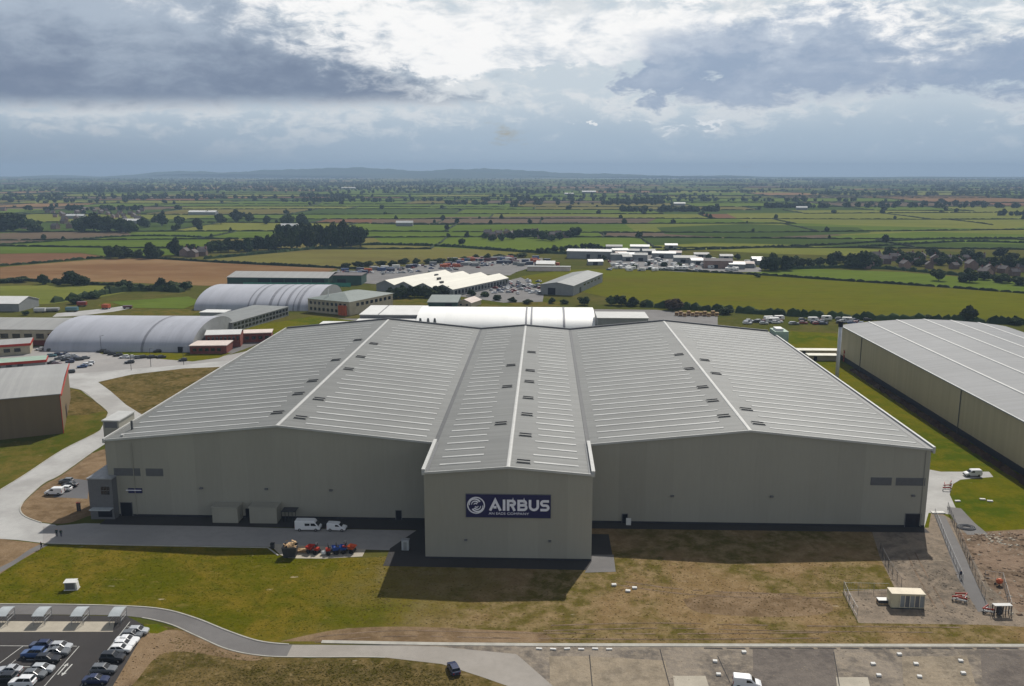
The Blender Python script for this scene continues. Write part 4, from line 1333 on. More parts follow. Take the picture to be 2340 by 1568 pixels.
# green shed and cottage behind the white block
gs = thing('green_shed', 'dark green shed with pale monopitch roof in front of the trees', 'building', (-66, 500, 0))
part('wall', MB().slab_yz([(0, 0), (22, 0), (22, 4.6), (0, 3.4)], 0.0, 17.0), M['green_wall'], gs)
part('roof', MB().slab_yz([(-0.6, 3.40), (22.4, 4.65), (22.4, 4.9), (-0.6, 3.65)], -0.5, 17.5), M['green_roof'], gs)
part('door', MB().box(10, 14, -0.08, -0.004, 0, 2.8), M['dark'], gs)
shed('brick_cottage', 'small pale cottage right of the green shed', (-49.5, 506), -0.35, 9, 14, 2.8, 4.6, 'y', M['beige'], M['pink_roof'], windows=[('f', 1.5, 3, 1, 2), ('f', 5.5, 7, 1, 2)])

# cream multi-gabled factory
cf = thing('cream_factory', 'cream factory with four long gabled roof bays', 'factory', (-56, 546, 0), -0.48)
BAY = 15.2
for q in range(4):
    a, b = -BAY * (q + 1), -BAY * q
    part('bay_wall', MB().slab_xz([(a + 0.01, 0), (b - 0.01, 0), (b - 0.01, 4.6), ((a + b) / 2, 7.4), (a + 0.01, 4.6)], 0, 70), M['grey_wall'], cf)
    for pl in ([(a + 0.02, 4.63), ((a + b) / 2, 7.43), ((a + b) / 2, 7.65), (a + 0.02, 4.85)], [((a + b) / 2 + 0.01, 7.43), (b - 0.02, 4.63), (b - 0.02, 4.85), ((a + b) / 2 + 0.01, 7.65)]):
        part('roof_slope', MB().slab_xz(pl, -0.4, 70.4), M['cream_roof'], cf)
for q in range(17):
    part('window', MB().box(0.004, 0.08, 2.0 + q * 4.0, 4.4 + q * 4.0, 1.2, 3.8), M['glass'], cf)
for q in range(3):
    part('roof_vent', MB().box(-20 - q * 13, -18.4 - q * 13, 14 + q * 16, 17 + q * 16, 5.6, 7.3), M['vent'], cf)

shed('grey_shed', 'grey gabled industrial shed standing in the big meadow', (19.7, 555), -0.32, 22, 73, 6.2, 8.0, 'y', M['grey_wall'], M['grey_roof'], x0=-22,
     doors=[('f', -17, -12, 0, 4.4), ('r', 14, 18, 0, 3.6)], windows=[('r', 24 + q * 9, 29 + q * 9, 3.6, 4.6) for q in range(5)])
shed('white_warehouse', 'long white-roofed warehouse at the far industrial estate', (21.5, 798), -0.13, 40, 22, 6.6, 7.8, 'x', M['grey_wall'], M['white'],
     doors=[('f', 18, 21, 0, 4), ('f', 28, 31, 0, 4)])
flat('grey_store', 'small grey store beside the long white warehouse', (60, 782), -0.1, 0, 16, 12, 5, M['grey_wall'], M['grey_roof'])
shed('white_barn', 'small bright white barn between the vehicle yards', G(1225, 612), -0.1, 15, 12, 3.2, 5.2, 'x', M['beige'], M['white'])
flat('long_wall_store', 'long low pinkish store below the bright white barn', G(1205, 619), -0.06, 0, 34, 8, 3.2, M['pink_roof'], M['grey_roof'])

# estate sheds
EST = [
    (1400, 583, 24, 12, 4.5, 'white', 'pale shed at the near left corner of the far estate'),
    (1440, 575, 30, 14, 5.0, 'white', 'wide white shed at the back of the far estate'),
    (1450, 597, 18, 12, 5.5, 'grey', 'blocky grey unit in the middle of the far estate'),
    (1490, 590, 34, 14, 4.5, 'white', 'long white unit in the centre of the far estate'),
    (1540, 601, 30, 14, 4.5, 'pale', 'broad pale unit on the right of the estate centre'),
    (1580, 606, 20, 12, 4.0, 'white', 'white unit near the dark roofed estate building'),
    (1610, 613, 36, 16, 6.0, 'slate', 'dark slate roofed building on the right of the estate'),
    (1670, 612, 30, 10, 3.6, 'pink', 'long pinkish shed at the right end of the estate'),
    (1345, 606, 20, 9, 3.0, 'white', 'low white shed in front of the far estate'),
    (1520, 568, 20, 8, 3.4, 'white', 'small white shed alone behind the estate'),
    (1385, 572, 16, 10, 3.8, 'pale', 'small pale unit next to the long white warehouse'),
]
random.seed(17)
for q in range(16):
    EST.append((random.uniform(1385, 1735), 0, random.uniform(8, 15), random.uniform(7, 11), random.uniform(2.8, 4.4), random.choice(('white', 'white', 'pale', 'grey', 'pink')), 'small unit packed between the larger estate sheds'))
    EST[-1] = (EST[-1][0], 584 + (EST[-1][0] - 1385) * 0.06 + random.uniform(-8, 14)) + EST[-1][2:]
RM = dict(white=M['white'], grey=M['grey_roof'], pale=M['pale_roof'], slate=M['slate'], pink=M['pink_roof'])
for u, v, w, d, h, rm, lab in EST:
    w = w * (0.62 if w > 17 else 1.0)
    shed('estate_unit', lab, G(u, v), random.uniform(-0.2, 0.1), w, d, h, h + 1.4, 'x', M['grey_wall'] if rm != 'slate' else M['house_wall'], RM[rm], doors=[('f', w * 0.3, w * 0.3 + 4, 0, 3)], group='units of the far estate')

# neighbouring hall on the right with a shallow curved roof
nh = thing('long_hall', 'long olive-walled hall with curved grey roof on the right', 'hangar', (126.2, 172, 0))
part('side_wall', MB().box(126.2, 126.6, 172, 369, 0, 14.0), M['olive_wall'], nh, W=True)
part('side_wall', MB().box(193.6, 194.0, 172, 369, 0, 14.0), M['olive_wall'], nh, W=True)
HX = [126.0, 129.5, 137.5, 149, 160.1, 171.2, 182.7, 190.7, 194.2]
HZ = [14.2, 14.75, 15.7, 16.6, 17.0, 16.6, 15.7, 14.75, 14.2]
for y in (172.0, 368.6):
    part('end_wall', MB().slab_xz([(126.7, 0), (193.5, 0), (193.5, 14.0)] + [(x, z - 0.3) for x, z in list(zip(HX, HZ))[::-1][1:-1]] + [(126.7, 14.0)], y, y + 0.4), M['olive_wall'], nh, W=True)
for i in range(8):
    part('roof_strip', MB().slab_xz([(HX[i], HZ[i] - 0.25), (HX[i + 1], HZ[i + 1] - 0.25), (HX[i + 1], HZ[i + 1]), (HX[i], HZ[i])], 171.6, 369.4), M['pale_roof_y'], nh, W=True)
for i in (2, 3, 4, 5, 6):
    part('rooflight_strip', MB().slab_xz([(HX[i] - 0.5, HZ[i] - 0.05), (HX[i] + 0.5, HZ[i] - 0.05), (HX[i] + 0.35, HZ[i] + 0.2), (HX[i] - 0.35, HZ[i] + 0.2)], 172, 369), M['trim'], nh, W=True)
part('gutter', MB().box(125.55, 125.98, 171.6, 369.4, 13.85, 14.22), M['steel'], nh, W=True)
for q in range(3):
    y = 176 + q * 84
    part('downpipe', MB().tube((126.05, y, 0), (126.05, y, 13.9), 0.13), M['gutter'], nh, W=True)
part('plinth', MB().box(126.08, 126.19, 172, 369, 0, 2.0), M['plinth'], nh, W=True)
mb = MB()
hedge_mesh([(124.0, 175), (123.8, 250), (124.1, 345)], 1.3, 2.4, 1.6, mb)
solo('shrub_row', mb, M['leaf_red'], 'dark low shrubs along the foot of the olive-walled hall', 'shrub')

ch = thing('chimney', 'tall slim grey flue with black cap between the two halls', 'chimney', (107.3, 314, 0))
part('stack', MB().tube((0, 0, 0), (0, 0, 23.2), 0.68, 0.62, 16), M['pale_steel'], ch, smooth=True)
part('cap', MB().tube((0, 0, 23.2), (0, 0, 25.2), 0.82, 0.82, 16), M['rubber'], ch)
part('base_collar', MB().tube((0, 0, 0), (0, 0, 1.2), 1.0, 0.9, 16), M['gutter'], ch)

# low white sheds and red crates beyond the side lawn
for (u0, u1, v, lab) in ((1822, 1916, 812, 'upper of two low cream sheds between the halls'), (1848, 1914, 824, 'lower of two low cream sheds between the halls')):
    (xa, ya), (xb, yb) = G(u0, v), G(u1, v)
    flat('low_shed', lab, (xa, ya), 0.0, 0, xb - xa, 4.2, 2.0, M['beige'], M['cream_roof'], doors=[('f', 2, 3.4, 0, 1.9)])
for j, (u, v) in enumerate(((1932, 826), (1938, 826), (1944, 832))):
    rc = thing('steel_crate', ['red stillage crate nearest the chimney', 'red stillage crate in the middle of three', 'red stillage crate nearest the olive wall'][j], 'crate', (*G(u, v), 0), 0.0)
    for q in range(3):
        fr = MB()
        for x in (-0.9, 0.8):
            for y in (-0.6, 0.5):
                fr.box(x, x + 0.1, y, y + 0.1, q * 1.7, q * 1.7 + 1.6)
        fr.box(-0.9, 0.9, -0.6, 0.6, q * 1.7 + 0.1, q * 1.7 + 1.0)
        part('crate_tier', fr, M['red'], rc)

# ------------------------------------------------------------------ vehicles
PAINT = {}
for nm, c in dict(white=(0.72, 0.73, 0.74), silver=(0.42, 0.44, 0.46), grey=(0.13, 0.14, 0.15), black=(0.012, 0.013, 0.016), navy=(0.012, 0.022, 0.075), blue=(0.025, 0.075, 0.22),
                  red=(0.26, 0.018, 0.016), maroon=(0.11, 0.012, 0.022), green=(0.02, 0.06, 0.045), teal=(0.05, 0.16, 0.19), beige=(0.42, 0.38, 0.30)).items():
    PAINT[nm] = mat('car_paint_' + nm, tuple(q * 0.9 + 0.1 * sum(c) / 3 for q in c), 0.32, 0.05, 1.0, spec=0.5, fine=False, coat=0.6)


def loft(stations):
    """stations: list of (x, section points (y, z)); closed skin with caps"""
    mb = MB()
    n = len(stations[0][1])
    for x, sec in stations:
        mb.v += [(x, y, z) for y, z in sec]
    for s in range(len(stations) - 1):
        for j in range(n):
            k2 = (j + 1) % n
            mb.f.append((s * n + j, s * n + k2, (s + 1) * n + k2, (s + 1) * n + j))
    mb.f.append(tuple(range(n))[::-1])
    mb.f.append(tuple((len(stations) - 1) * n + j for j in range(n)))
    return mb


def csec(w, zb, zt):
    return [(-w * .90, zb), (w * .90, zb), (w, zb + .22), (w, zt - .14), (w * .90, zt), (-w * .90, zt), (-w, zt - .14), (-w, zb + .22)]


CAR_SPEC = {
    'hatch': dict(L=4.1, hood=0.93, belt=0.98, roof=1.46, base=(0.98, -1.86), top=(0.22, -1.50), w=0.87),
    'saloon': dict(L=4.55, hood=0.90, belt=0.96, roof=1.43, base=(0.95, -1.55), top=(0.20, -1.00), w=0.89),
    'estate': dict(L=4.6, hood=0.93, belt=0.99, roof=1.50, base=(0.95, -2.08), top=(0.22, -1.80), w=0.90),
    'suv': dict(L=4.5, hood=1.05, belt=1.12, roof=1.74, base=(1.0, -2.02), top=(0.32, -1.78), w=0.93),
}
_meshes = {}


def car_parts(kind):
    if kind in _meshes:
        return _meshes[kind]
    c = CAR_SPEC[kind]
    h, w = c['L'] / 2, c['w']
    zb = 0.22
    body = loft([(h, csec(w * .80, .34, c['hood'] - .26)), (h - .12, csec(w * .93, .25, c['hood'] - .12)), (h - .55, csec(w, zb, c['hood'] - .03)), (c['base'][0], csec(w, zb, c['belt'] - .02)),
                 (c['base'][1] + .1, csec(w, zb, c['belt'] + .02)), (-h + .14, csec(w * .95, .25, c['belt'] - .02)), (-h, csec(w * .86, .36, c['belt'] - .14))][::-1])
    zt, zc = c['roof'] - .05, c['belt'] - .06
    b0, b1 = c['base']
    t0, t1 = c['top']
    wb_, wt = w * .90, w * .74
    glass = MB()
    glass.v += [(b0, -wb_, zc), (b0, wb_, zc), (b1, wb_, zc), (b1, -wb_, zc), (t0, -wt, zt), (t0, wt, zt), (t1, wt, zt), (t1, -wt, zt)]
    glass.f += [(0, 1, 5, 4), (1, 2, 6, 5), (2, 3, 7, 6), (3, 0, 4, 7), (4, 5, 6, 7)]
    roof = MB()
    wr = wt + .035
    roof.v += [(t0 + .05, -wr, zt), (t0 + .05, wr, zt), (t1 - .05, wr, zt), (t1 - .05, -wr, zt), (t0 - .15, -wr * .88, zt + .07), (t0 - .15, wr * .88, zt + .07), (t1 + .12, wr * .88, zt + .06), (t1 + .12, -wr * .88, zt + .06)]
    roof.f += [(3, 2, 1, 0), (0, 1, 5, 4), (1, 2, 6, 5), (2, 3, 7, 6), (3, 0, 4, 7), (4, 5, 6, 7)]
    for s in (-1, 1):
        for (xb_, xt) in ((b0, t0), ((b0 + b1) / 2 - .05, (t0 + t1) / 2 - .1), (b1, t1)):
            roof.bar((xb_ - .05, s * (wb_ + .012), zc), (xt - .05, s * (wt + .012), zt), 0.05, 0.05)
            roof.bar((xb_ + .05, s * (wb_ + .012), zc), (xt + .05, s * (wt + .012), zt), 0.05, 0.05)
    whl, rim = MB(), MB()
    whl.tube((0, -.10, 0), (0, .10, 0), .315, n=16)
    rim.tube((0, -.112, 0), (0, .112, 0), .20, n=12)
    hl, tl = MB(), MB()
    hl.box(-.10, .03, -.17, .17, -.07, .07)
    tl.box(-.03, .06, -.13, .13, -.10, .10)
    d = dict(body=body.mesh('car_body', M['rubber']), glass=glass.mesh('car_glass', M['glass']), roof=roof.mesh('car_roof', M['rubber']), wheel=whl.mesh('car_wheel', M['rubber']), rim=rim.mesh('car_rim', M['rim']),
             head=hl.mesh('headlight', M['lamp']), tail=tl.mesh('tail_light', M['tail']))
    _meshes[kind] = d
    return d


def pl(name, me, parent, loc=(0, 0, 0), mt=None, rz=0.0):
    o = bpy.data.objects.new(name, me)
    link(o, parent)
    o.location = loc
    o.rotation_euler = (0, 0, rz)
    if mt is not None:
        o.material_slots[0].link = 'OBJECT'
        o.material_slots[0].material = mt
    return o


def car(label, loc, rz, kind='hatch', paint='white', group=None, full=True):
    d = car_parts(kind)
    c = CAR_SPEC[kind]
    h, w = c['L'] / 2, c['w']
    t = thing('parked_car', label, 'car', (*loc, 0.05), rz, group)
    t.scale = (0.86, 0.86, 0.86)
    b = pl('body', d['body'], t, mt=PAINT[paint])
    pl('window_glass', d['glass'], t)
    pl('roof', d['roof'], t, mt=PAINT[paint])
    for x in (h - .82, -h + .80):
        for s in (-1, 1):
            wv = pl('wheel', d['wheel'], t, (x, s * (w - .06), .315))
            if full: pl('rim', d['rim'], wv)
    if full:
        for s in (-1, 1):
            pl('headlight', d['head'], t, (h - .07, s * w * .60, c['hood'] - .28))
            pl('tail_light', d['tail'], t, (-h + .02, s * w * .66, c['belt'] - .28))
    return t


def van(label, loc, rz, size='large', paint='white', group=None):
    t = thing('parked_van', label, 'van', (*loc, 0.05), rz, group)
    if size == 'large':
        prof_ = [(2.80, .42), (2.82, .92), (2.45, 1.15), (1.78, 1.92), (1.50, 2.30), (1.25, 2.40), (-2.66, 2.42), (-2.78, 2.30), (-2.80, .40)]
        ws = ((2.43, 1.20), (1.82, 1.90)); win = (0.75, 2.05, 1.28, 1.88); win2 = (-0.55, 0.55, 1.30, 1.86); hw = 0.98; wx = (1.85, -1.75); hz, tz = 0.78, 1.2
    else:
        prof_ = [(2.12, .38), (2.15, .80), (1.80, .98), (1.25, 1.10), (0.62, 1.66), (0.40, 1.80), (-1.95, 1.84), (-2.06, 1.74), (-2.10, .36)]
        ws = ((1.22, 1.14), (0.68, 1.62)); win = (-0.15, 0.85, 1.16, 1.60); win2 = None; hw = 0.84; wx = (1.35, -1.30); hz, tz = 0.70, 1.0
    body = loft([(x, csec(hw, 0, 1)) for x in (0, 1)])     # placeholder section replaced below
    body = MB()
    n = len(prof_)
    for y, ins in ((-hw, 0.0), (-hw + .10, 0.07), (hw - .10, 0.07), (hw, 0.0)):
        pass
    lay = [(-hw, 0.10), (-hw + .09, 0.0), (hw - .09, 0.0), (hw, 0.10)]
    cxm = sum(p[0] for p in prof_) / n
    for y, ins in lay:
        for x, z in prof_:
            zz = z - ins if z > 1.0 else z
            body.v.append((x - ins * 0.4 * (1 if x > cxm else -1), y, zz))
    for s in range(3):
        for j in range(n):
            k2 = (j + 1) % n
            body.f.append((s * n + k2, s * n + j, (s + 1) * n + j, (s + 1) * n + k2))
    body.f.append(tuple(range(n)))
    body.f.append(tuple(3 * n + j for j in range(n))[::-1])
    part('body', body, PAINT[paint], t)
    (xa, za), (xb, zb_) = ws
    part('windscreen', MB().quad((xa + .03, -hw * .86, za), (xa + .03, hw * .86, za), (xb + .03, hw * .80, zb_), (xb + .03, -hw * .80, zb_)).quad((xa - .02, -hw * .86, za), (xa - .02, hw * .86, za), (xb - .02, hw * .80, zb_), (xb - .02, -hw * .80, zb_)), M['glass'], t)
    for s in (-1, 1):
        y0, y1 = (s * (hw + .012), s * (hw - .03))
        part('side_window', MB().slab_xz([(win[0], win[2]), (win[1], win[2]), (win[1] - .45, win[3]), (win[0], win[3])], min(y0, y1), max(y0, y1)), M['glass'], t)
        if win2:
            part('side_window', MB().slab_xz([(win2[0], win2[2]), (win2[1], win2[2]), (win2[1], win2[3]), (win2[0], win2[3])], min(y0, y1), max(y0, y1)), M['glass'], t)
        part('headlight', MB().box(prof_[0][0] - .12, prof_[0][0] + .03, s * hw * .72 - .15, s * hw * .72 + .15, hz - .1, hz + .12), M['lamp'], t)
        part('tail_light', MB().box(prof_[-1][0] - .03, prof_[-1][0] + .06, s * hw * .88 - .08, s * hw * .88 + .08, tz - .3, tz + .2), M['tail'], t)
        for x in wx:
            wv = part('wheel', MB().tube((x, s * (hw - .16), .34), (x, s * (hw + .02), .34), .34, n=16), M['rubber'], t)
            part('rim', MB().tube((x, s * (hw - .10), .34), (x, s * (hw + .03), .34), .19, n=12), M['rim'], wv)
    part('bumper', MB().box(prof_[0][0] - .08, prof_[0][0] + .06, -hw * .95, hw * .95, .32, .56), M['dark_steel'], t)
    return t


van('large white panel van with dark windows on the front road', G(705, 1211), 0.02, 'large')
van('small white van just right of the large panel van', G(770, 1212), -0.05, 'small')
van('white van parked on the grass edge by the olive-walled hall', G(2222, 1088), math.pi, 'small')
van('white van on the dark apron bay at the bottom', G(1706, 1570), -0.12, 'small')
van('white van on the earth bank left of the stair block', G(125, 1130), math.pi + 0.05, 'small')
car('silver car half hidden behind the van on the bank', G(148, 1121), math.pi, 'hatch', 'white')
car('black car parked nearest the stair block', G(160, 1112), math.pi, 'saloon', 'black')
car('dark grey car at the back of the left parking pad', G(152, 1103), math.pi + 0.05, 'hatch', 'grey')
car('dark blue car stopped on the bend of the lower road', G(1037, 1534), 1.95, 'hatch', 'navy')

# front car park: right row (noses to the bank) and two middle rows
ROWR = [(316, 1448, 'silver', 'hatch', 'silver car at the far end of the bank-side row'), (302, 1457, 'grey', 'hatch', 'grey car second from the far end of the bank-side row'),
        (291, 1469, 'white', 'saloon', 'white saloon third from the far end of the bank-side row'), (284, 1479, 'white', 'hatch', 'white hatchback in the middle of the three white bank-side cars'),
        (276, 1490, 'white', 'hatch', 'white hatchback nearest the dark people carrier in the bank-side row'), (258, 1510, 'black', 'suv', 'big black car right of the white bank-side cars'),
        (238, 1536, 'grey', 'estate', 'dark grey estate car near the bottom of the bank-side row'), (220, 1560, 'navy', 'saloon', 'dark blue car at the bottom edge of the bank-side row')]
for i, (u, v, pc, kd, lab) in enumerate(ROWR):
    car(lab, G(u, v), 0.05 + 0.03 * math.sin(i * 2.1), kd, pc, 'cars in the front car park')
MID = [(94, 1480, 'navy', 'hatch', 'navy car at the head of the middle bays, left side', math.pi), (140, 1484, 'silver', 'hatch', 'silver car at the head of the middle bays, right side', 0),
       (78, 1500, 'blue', 'suv', 'bright blue car in the middle bays', math.pi), (132, 1496, 'grey', 'saloon', 'dark grey saloon beside the head of the middle bays', 0),
       (110, 1512, 'black', 'estate', 'black estate car right of the bright blue car', 0), (22, 1538, 'silver', 'saloon', 'silver saloon in the lower left bays', math.pi),
       (98, 1535, 'silver', 'hatch', 'pale silver car in the lower right bays', 0), (10, 1556, 'black', 'estate', 'dark car at the lower left corner of the picture', math.pi),
       (80, 1548, 'grey', 'hatch', 'grey car behind the pale silver lower car', 0), (52, 1566, 'white', 'suv', 'white car cut off by the bottom edge', math.pi)]
for u, v, pc, kd, lab, rz in MID:
    car(lab, G(u, v), rz + 0.04, kd, pc, 'cars in the front car park')


def stripe(a, b, w=0.12, z=0.034, name='parking_line'):
    mb = MB()
    mb.bar((*G(*a), z), (*G(*b), z), w, 0.004)
    struct(name, mb, M['paint'])


for a, b in (((297, 1421), (216, 1524)), ((181, 1477), (100, 1570)), ((52, 1477), (-20, 1530)), ((36, 1508), (0, 1540)), ((0, 1476), (176, 1477)), ((60, 1508), (140, 1508)), ((50, 1524), (122, 1524)), ((216, 1524), (170, 1590))):
    stripe(a, b)
for q in range(7):
    u, v = 290 - q * 11, 1433 + q * 15
    stripe((u, v), (u + 34, v + 0.5))
for (u, v) in ((150, 1522), (165, 1518)):
    a, b = G(u, v), G(u - 18, v + 20)
    mb = MB()
    ax, ay = a; bx, by = b
    mb.bar((ax, ay, 0.034), (bx, by, 0.034), 0.22, 0.004)
    ux, uy = (ax - bx), (ay - by)
    L = math.hypot(ux, uy); ux, uy = ux / L, uy / L
    tip = (ax, ay) if u == 150 else (bx, by)
    s = 1 if u == 150 else -1
    mb.quad((tip[0] + ux * s * 0.9, tip[1] + uy * s * 0.9, 0.040), (tip[0] - uy * .4, tip[1] + ux * .4, 0.040), (tip[0] + uy * .4, tip[1] - ux * .4, 0.040))
    struct('painted_arrow', mb, M['paint'])

# cycle shelters along the car park
for i, u in enumerate((10, 95, 182, 268, -76)):
    px, py = G(u, 1424)
    sh = thing('cycle_shelter', ['second cycle shelter from the left with blue-grey canopy', 'third cycle shelter from the left beside the lower road', 'fourth cycle shelter, left of the end one', 'end cycle shelter nearest the bank-side cars', 'cycle shelter at the left edge of the picture'][i], 'shelter', (px, py, 0.04), 0.06, 'cycle shelters by the car park')
    sh.scale = (1.0, 0.9, 0.82)
    cn = MB()
    nseg = 6
    for s_ in range(nseg):
        a0, a1 = s_ / nseg, (s_ + 1) / nseg
        y0, z0 = -1.2 + 3.4 * a0, 2.25 + 0.45 * math.sin(a0 * math.pi * 0.75)
        y1, z1 = -1.2 + 3.4 * a1, 2.25 + 0.45 * math.sin(a1 * math.pi * 0.75)
        cn.quad((-1.05, y0, z0), (1.05, y0, z0), (1.05, y1, z1), (-1.05, y1, z1))
        cn.quad((-1.05, y0, z0 - .04), (-1.05, y1, z1 - .04), (1.05, y1, z1 - .04), (1.05, y0, z0 - .04))
    part('canopy', cn, M['polycarb'], sh)
    for x in (-1.0, 1.0):
        for y in (-0.9, 1.9):
            part('post', MB().tube((x, y, 0), (x, y, 2.4), 0.05), M['steel'], sh)
        part('side_rail', MB().tube((x, -0.9, 1.0), (x, 1.9, 1.0), 0.035), M['steel'], sh)
        part('side_rail', MB().tube((x, -0.9, 1.7), (x, 1.9, 1.7), 0.03), M['steel'], sh)
    for q in range(4):
        hoop = MB()
        x = -0.75 + q * 0.5
        hoop.tube((x, 0.0, 0), (x, 0.0, 0.8), 0.03).tube((x, 0.8, 0), (x, 0.8, 0.8), 0.03).tube((x, 0.0, 0.8), (x, 0.8, 0.8), 0.03)
        part('cycle_stand', hoop, M['steel'], sh)

# cars in the yard by the arched hangar
YARD = [(30, 806, 'grey'), (44, 801, 'silver'), (14, 797, 'green'), (62, 797, 'silver'), (92, 800, 'white'), (108, 800, 'black'), (118, 802, 'black'), (118, 815, 'teal'), (134, 812, 'navy'), (148, 812, 'navy'),
        (152, 816, 'white'), (136, 821, 'grey'), (150, 824, 'black'), (166, 816, 'silver'), (172, 822, 'navy'), (183, 823, 'black'), (160, 829, 'navy'), (196, 820, 'grey'), (118, 831, 'black'), (130, 834, 'maroon'),
        (168, 799, 'maroon'), (182, 800, 'white'), (194, 801, 'green'), (232, 805, 'black'), (246, 808, 'black'), (256, 811, 'black'), (270, 814, 'black'), (200, 836, 'white'), (188, 840, 'blue'), (206, 832, 'white'),
        (160, 852, 'black'), (284, 818, 'white'), (300, 818, 'white'), (318, 819, 'grey'), (330, 818, 'black'), (350, 818, 'black'), (370, 818, 'black'), (296, 830, 'black'), (418, 825, 'black'), (360, 805, 'black')]
PLACE = ['beside the red-fascia offices', 'along the foot of the silver arched hangar', 'on the open yard left of the concrete road']
for i, (u, v, pc) in enumerate(YARD):
    where = PLACE[0] if u < 120 and v < 812 else PLACE[1] if v < 810 or u > 225 else PLACE[2]
    x, y = G(u, v)
    lab = f'{pc} car parked {where}'
    n_same = sum(1 for q in YARD[:i] if f'{q[2]} car parked {PLACE[0] if q[0] < 120 and q[1] < 812 else PLACE[1] if q[1] < 810 or q[0] > 225 else PLACE[2]}' == lab)
    if n_same:
        lab = f'{pc} car, {["second", "third", "fourth", "fifth", "sixth", "seventh", "eighth", "ninth", "tenth", "eleventh"][n_same - 1]} one so coloured {where}'
    car(lab, (x, y), random.choice((0.4, 0.5, 0.35)) + random.choice((0, math.pi)), random.choice(('hatch', 'saloon', 'estate')), pc, 'cars in the hangar yard', full=False)

# tiny vehicles of the far yards: body and glazing only
def tiny_mesh(kind):
    d = car_parts(kind)
    mb = MB()
    idx = []
    for key, mi in (('body', 0), ('glass', 1), ('roof', 0)):
        me = d[key]
        off = len(mb.v)
        mb.v += [tuple(q.co) for q in me.vertices]
        mb.f += [tuple(off + j for j in p.vertices) for p in me.polygons]
        idx += [mi] * len(me.polygons)
    return mb.mesh('far_car_' + kind, [M['rubber'], M['glass']], idx=idx)


TM = {q: tiny_mesh(q) for q in ('hatch', 'saloon', 'estate')}
cvb = loft([(-2.6, csec(1.05, .45, 2.2)), (-2.3, csec(1.1, .4, 2.5)), (2.1, csec(1.1, .4, 2.5)), (2.6, csec(1.05, .45, 1.9))])
cvb.box(-1.2, 0.6, -1.13, -1.105, 1.4, 2.0).box(-1.2, 0.6, 1.105, 1.13, 1.4, 2.0)
CVM = cvb.mesh('caravan', [M['white'], M['glass']], idx=[0] * (len(cvb.f) - 12) + [1] * 12)


def tiny(kind, u, v, paint, label, group, rz=None):
    x, y = G(u, v)
    if kind == 'caravan':
        o = bpy.data.objects.new('caravan', CVM)
        tag(o, label, 'caravan', group)
    else:
        o = bpy.data.objects.new('far_car', TM[kind])
        link(o); o.material_slots[0].link = 'OBJECT'; o.material_slots[0].material = PAINT[paint]
        tag(o, label, 'car', group)
    if kind == 'caravan': link(o)
    o.location = (x, y, 0.05)
    o.rotation_euler = (0, 0, random.uniform(0, 6.28) if rz is None else rz)


cols_ = ['white', 'silver', 'silver', 'grey', 'black', 'navy', 'red', 'white', 'blue']
for i in range(60):
    u = random.uniform(1100, 1235); v = 640 + random.uniform(0, 32) - (1170 - u) * 0.02
    if v > 674 or (u < 1150 and v < 650): v = random.uniform(655, 674)
    tiny(random.choice(('hatch', 'saloon', 'estate')), u, v, random.choice(cols_), 'tiny car between the cream factory and grey shed', 'cars behind the cream factory')
for i in range(85):
    tiny('caravan', random.uniform(1400, 1730), random.uniform(594, 620), None, 'tiny white caravan in the crowded far estate', 'caravans on the far estate')
for i in range(40):
    tiny(random.choice(('hatch', 'saloon')), random.uniform(1390, 1600), random.uniform(588, 620), random.choice(cols_), 'tiny car among the units of the far estate', 'cars on the far estate')
for i in range(95):
    u = random.uniform(770, 1200)
    tiny(random.choice(('hatch', 'saloon', 'estate')), u, 622 - (u - 770) * 0.062 + random.uniform(-4, 13), random.choice(cols_ + ['maroon', 'red']), 'tiny car in the scrap rows behind the cream factory', 'cars in the scrap rows')
for i in range(44):
    u = random.uniform(1690, 1990)
    tiny('estate' if i % 7 else 'caravan', u, 736 + random.uniform(-5, 6), random.choice(cols_), 'tiny pale vehicle in the row beyond the rear lawn', 'vehicles beyond the rear lawn', rz=random.uniform(-0.2, 0.2))

# lorry trailers and stacked containers in the scrap rows
cont_m = {}
for nm, mt in (('blue', PAINT['blue']), ('navy', PAINT['navy']), ('grey', M['grey_wall']), ('white', M['white']), ('maroon', PAINT['maroon']), ('rust', M['orange'])):
    mb = MB().box(-3.05, 3.05, -1.22, 1.22, 0.1, 2.6)
    for q in range(10):
        x = -2.85 + q * 0.63
        mb.box(x, x + 0.3, -1.26, -1.221, 0.2, 2.5).box(x, x + 0.3, 1.221, 1.26, 0.2, 2.5)
    cont_m[nm] = mb.mesh('container_' + nm, mt)
for i in range(70):
    if i < 16: u, v = 770 + i * 9 + random.uniform(-3, 3), 625 - i * 0.8 + random.uniform(-3, 8)
    elif i < 36: u, v = 1030 + (i - 16) * 7.5, 597 - (i - 16) * 0.25 + random.uniform(-2, 3)
    elif i < 46: u, v = 1180 + (i - 36) * 10, 604 + random.uniform(-8, 6)
    else: u, v = random.uniform(880, 1230), 0; v = 617 - (u - 770) * 0.055 + random.uniform(-3, 9)
    nm = random.choice(('blue', 'navy', 'navy', 'grey', 'white', 'maroon', 'rust', 'grey'))
    o = bpy.data.objects.new('freight_container', cont_m[nm]); link(o)
    o.location = (*G(u, v), 0.1); o.rotation_euler = (0, 0, random.uniform(-0.3, 0.3))
    tag(o, f'small {"rust red" if nm == "rust" else nm} container behind the cream factory', 'container', f'{nm} containers behind the cream factory')

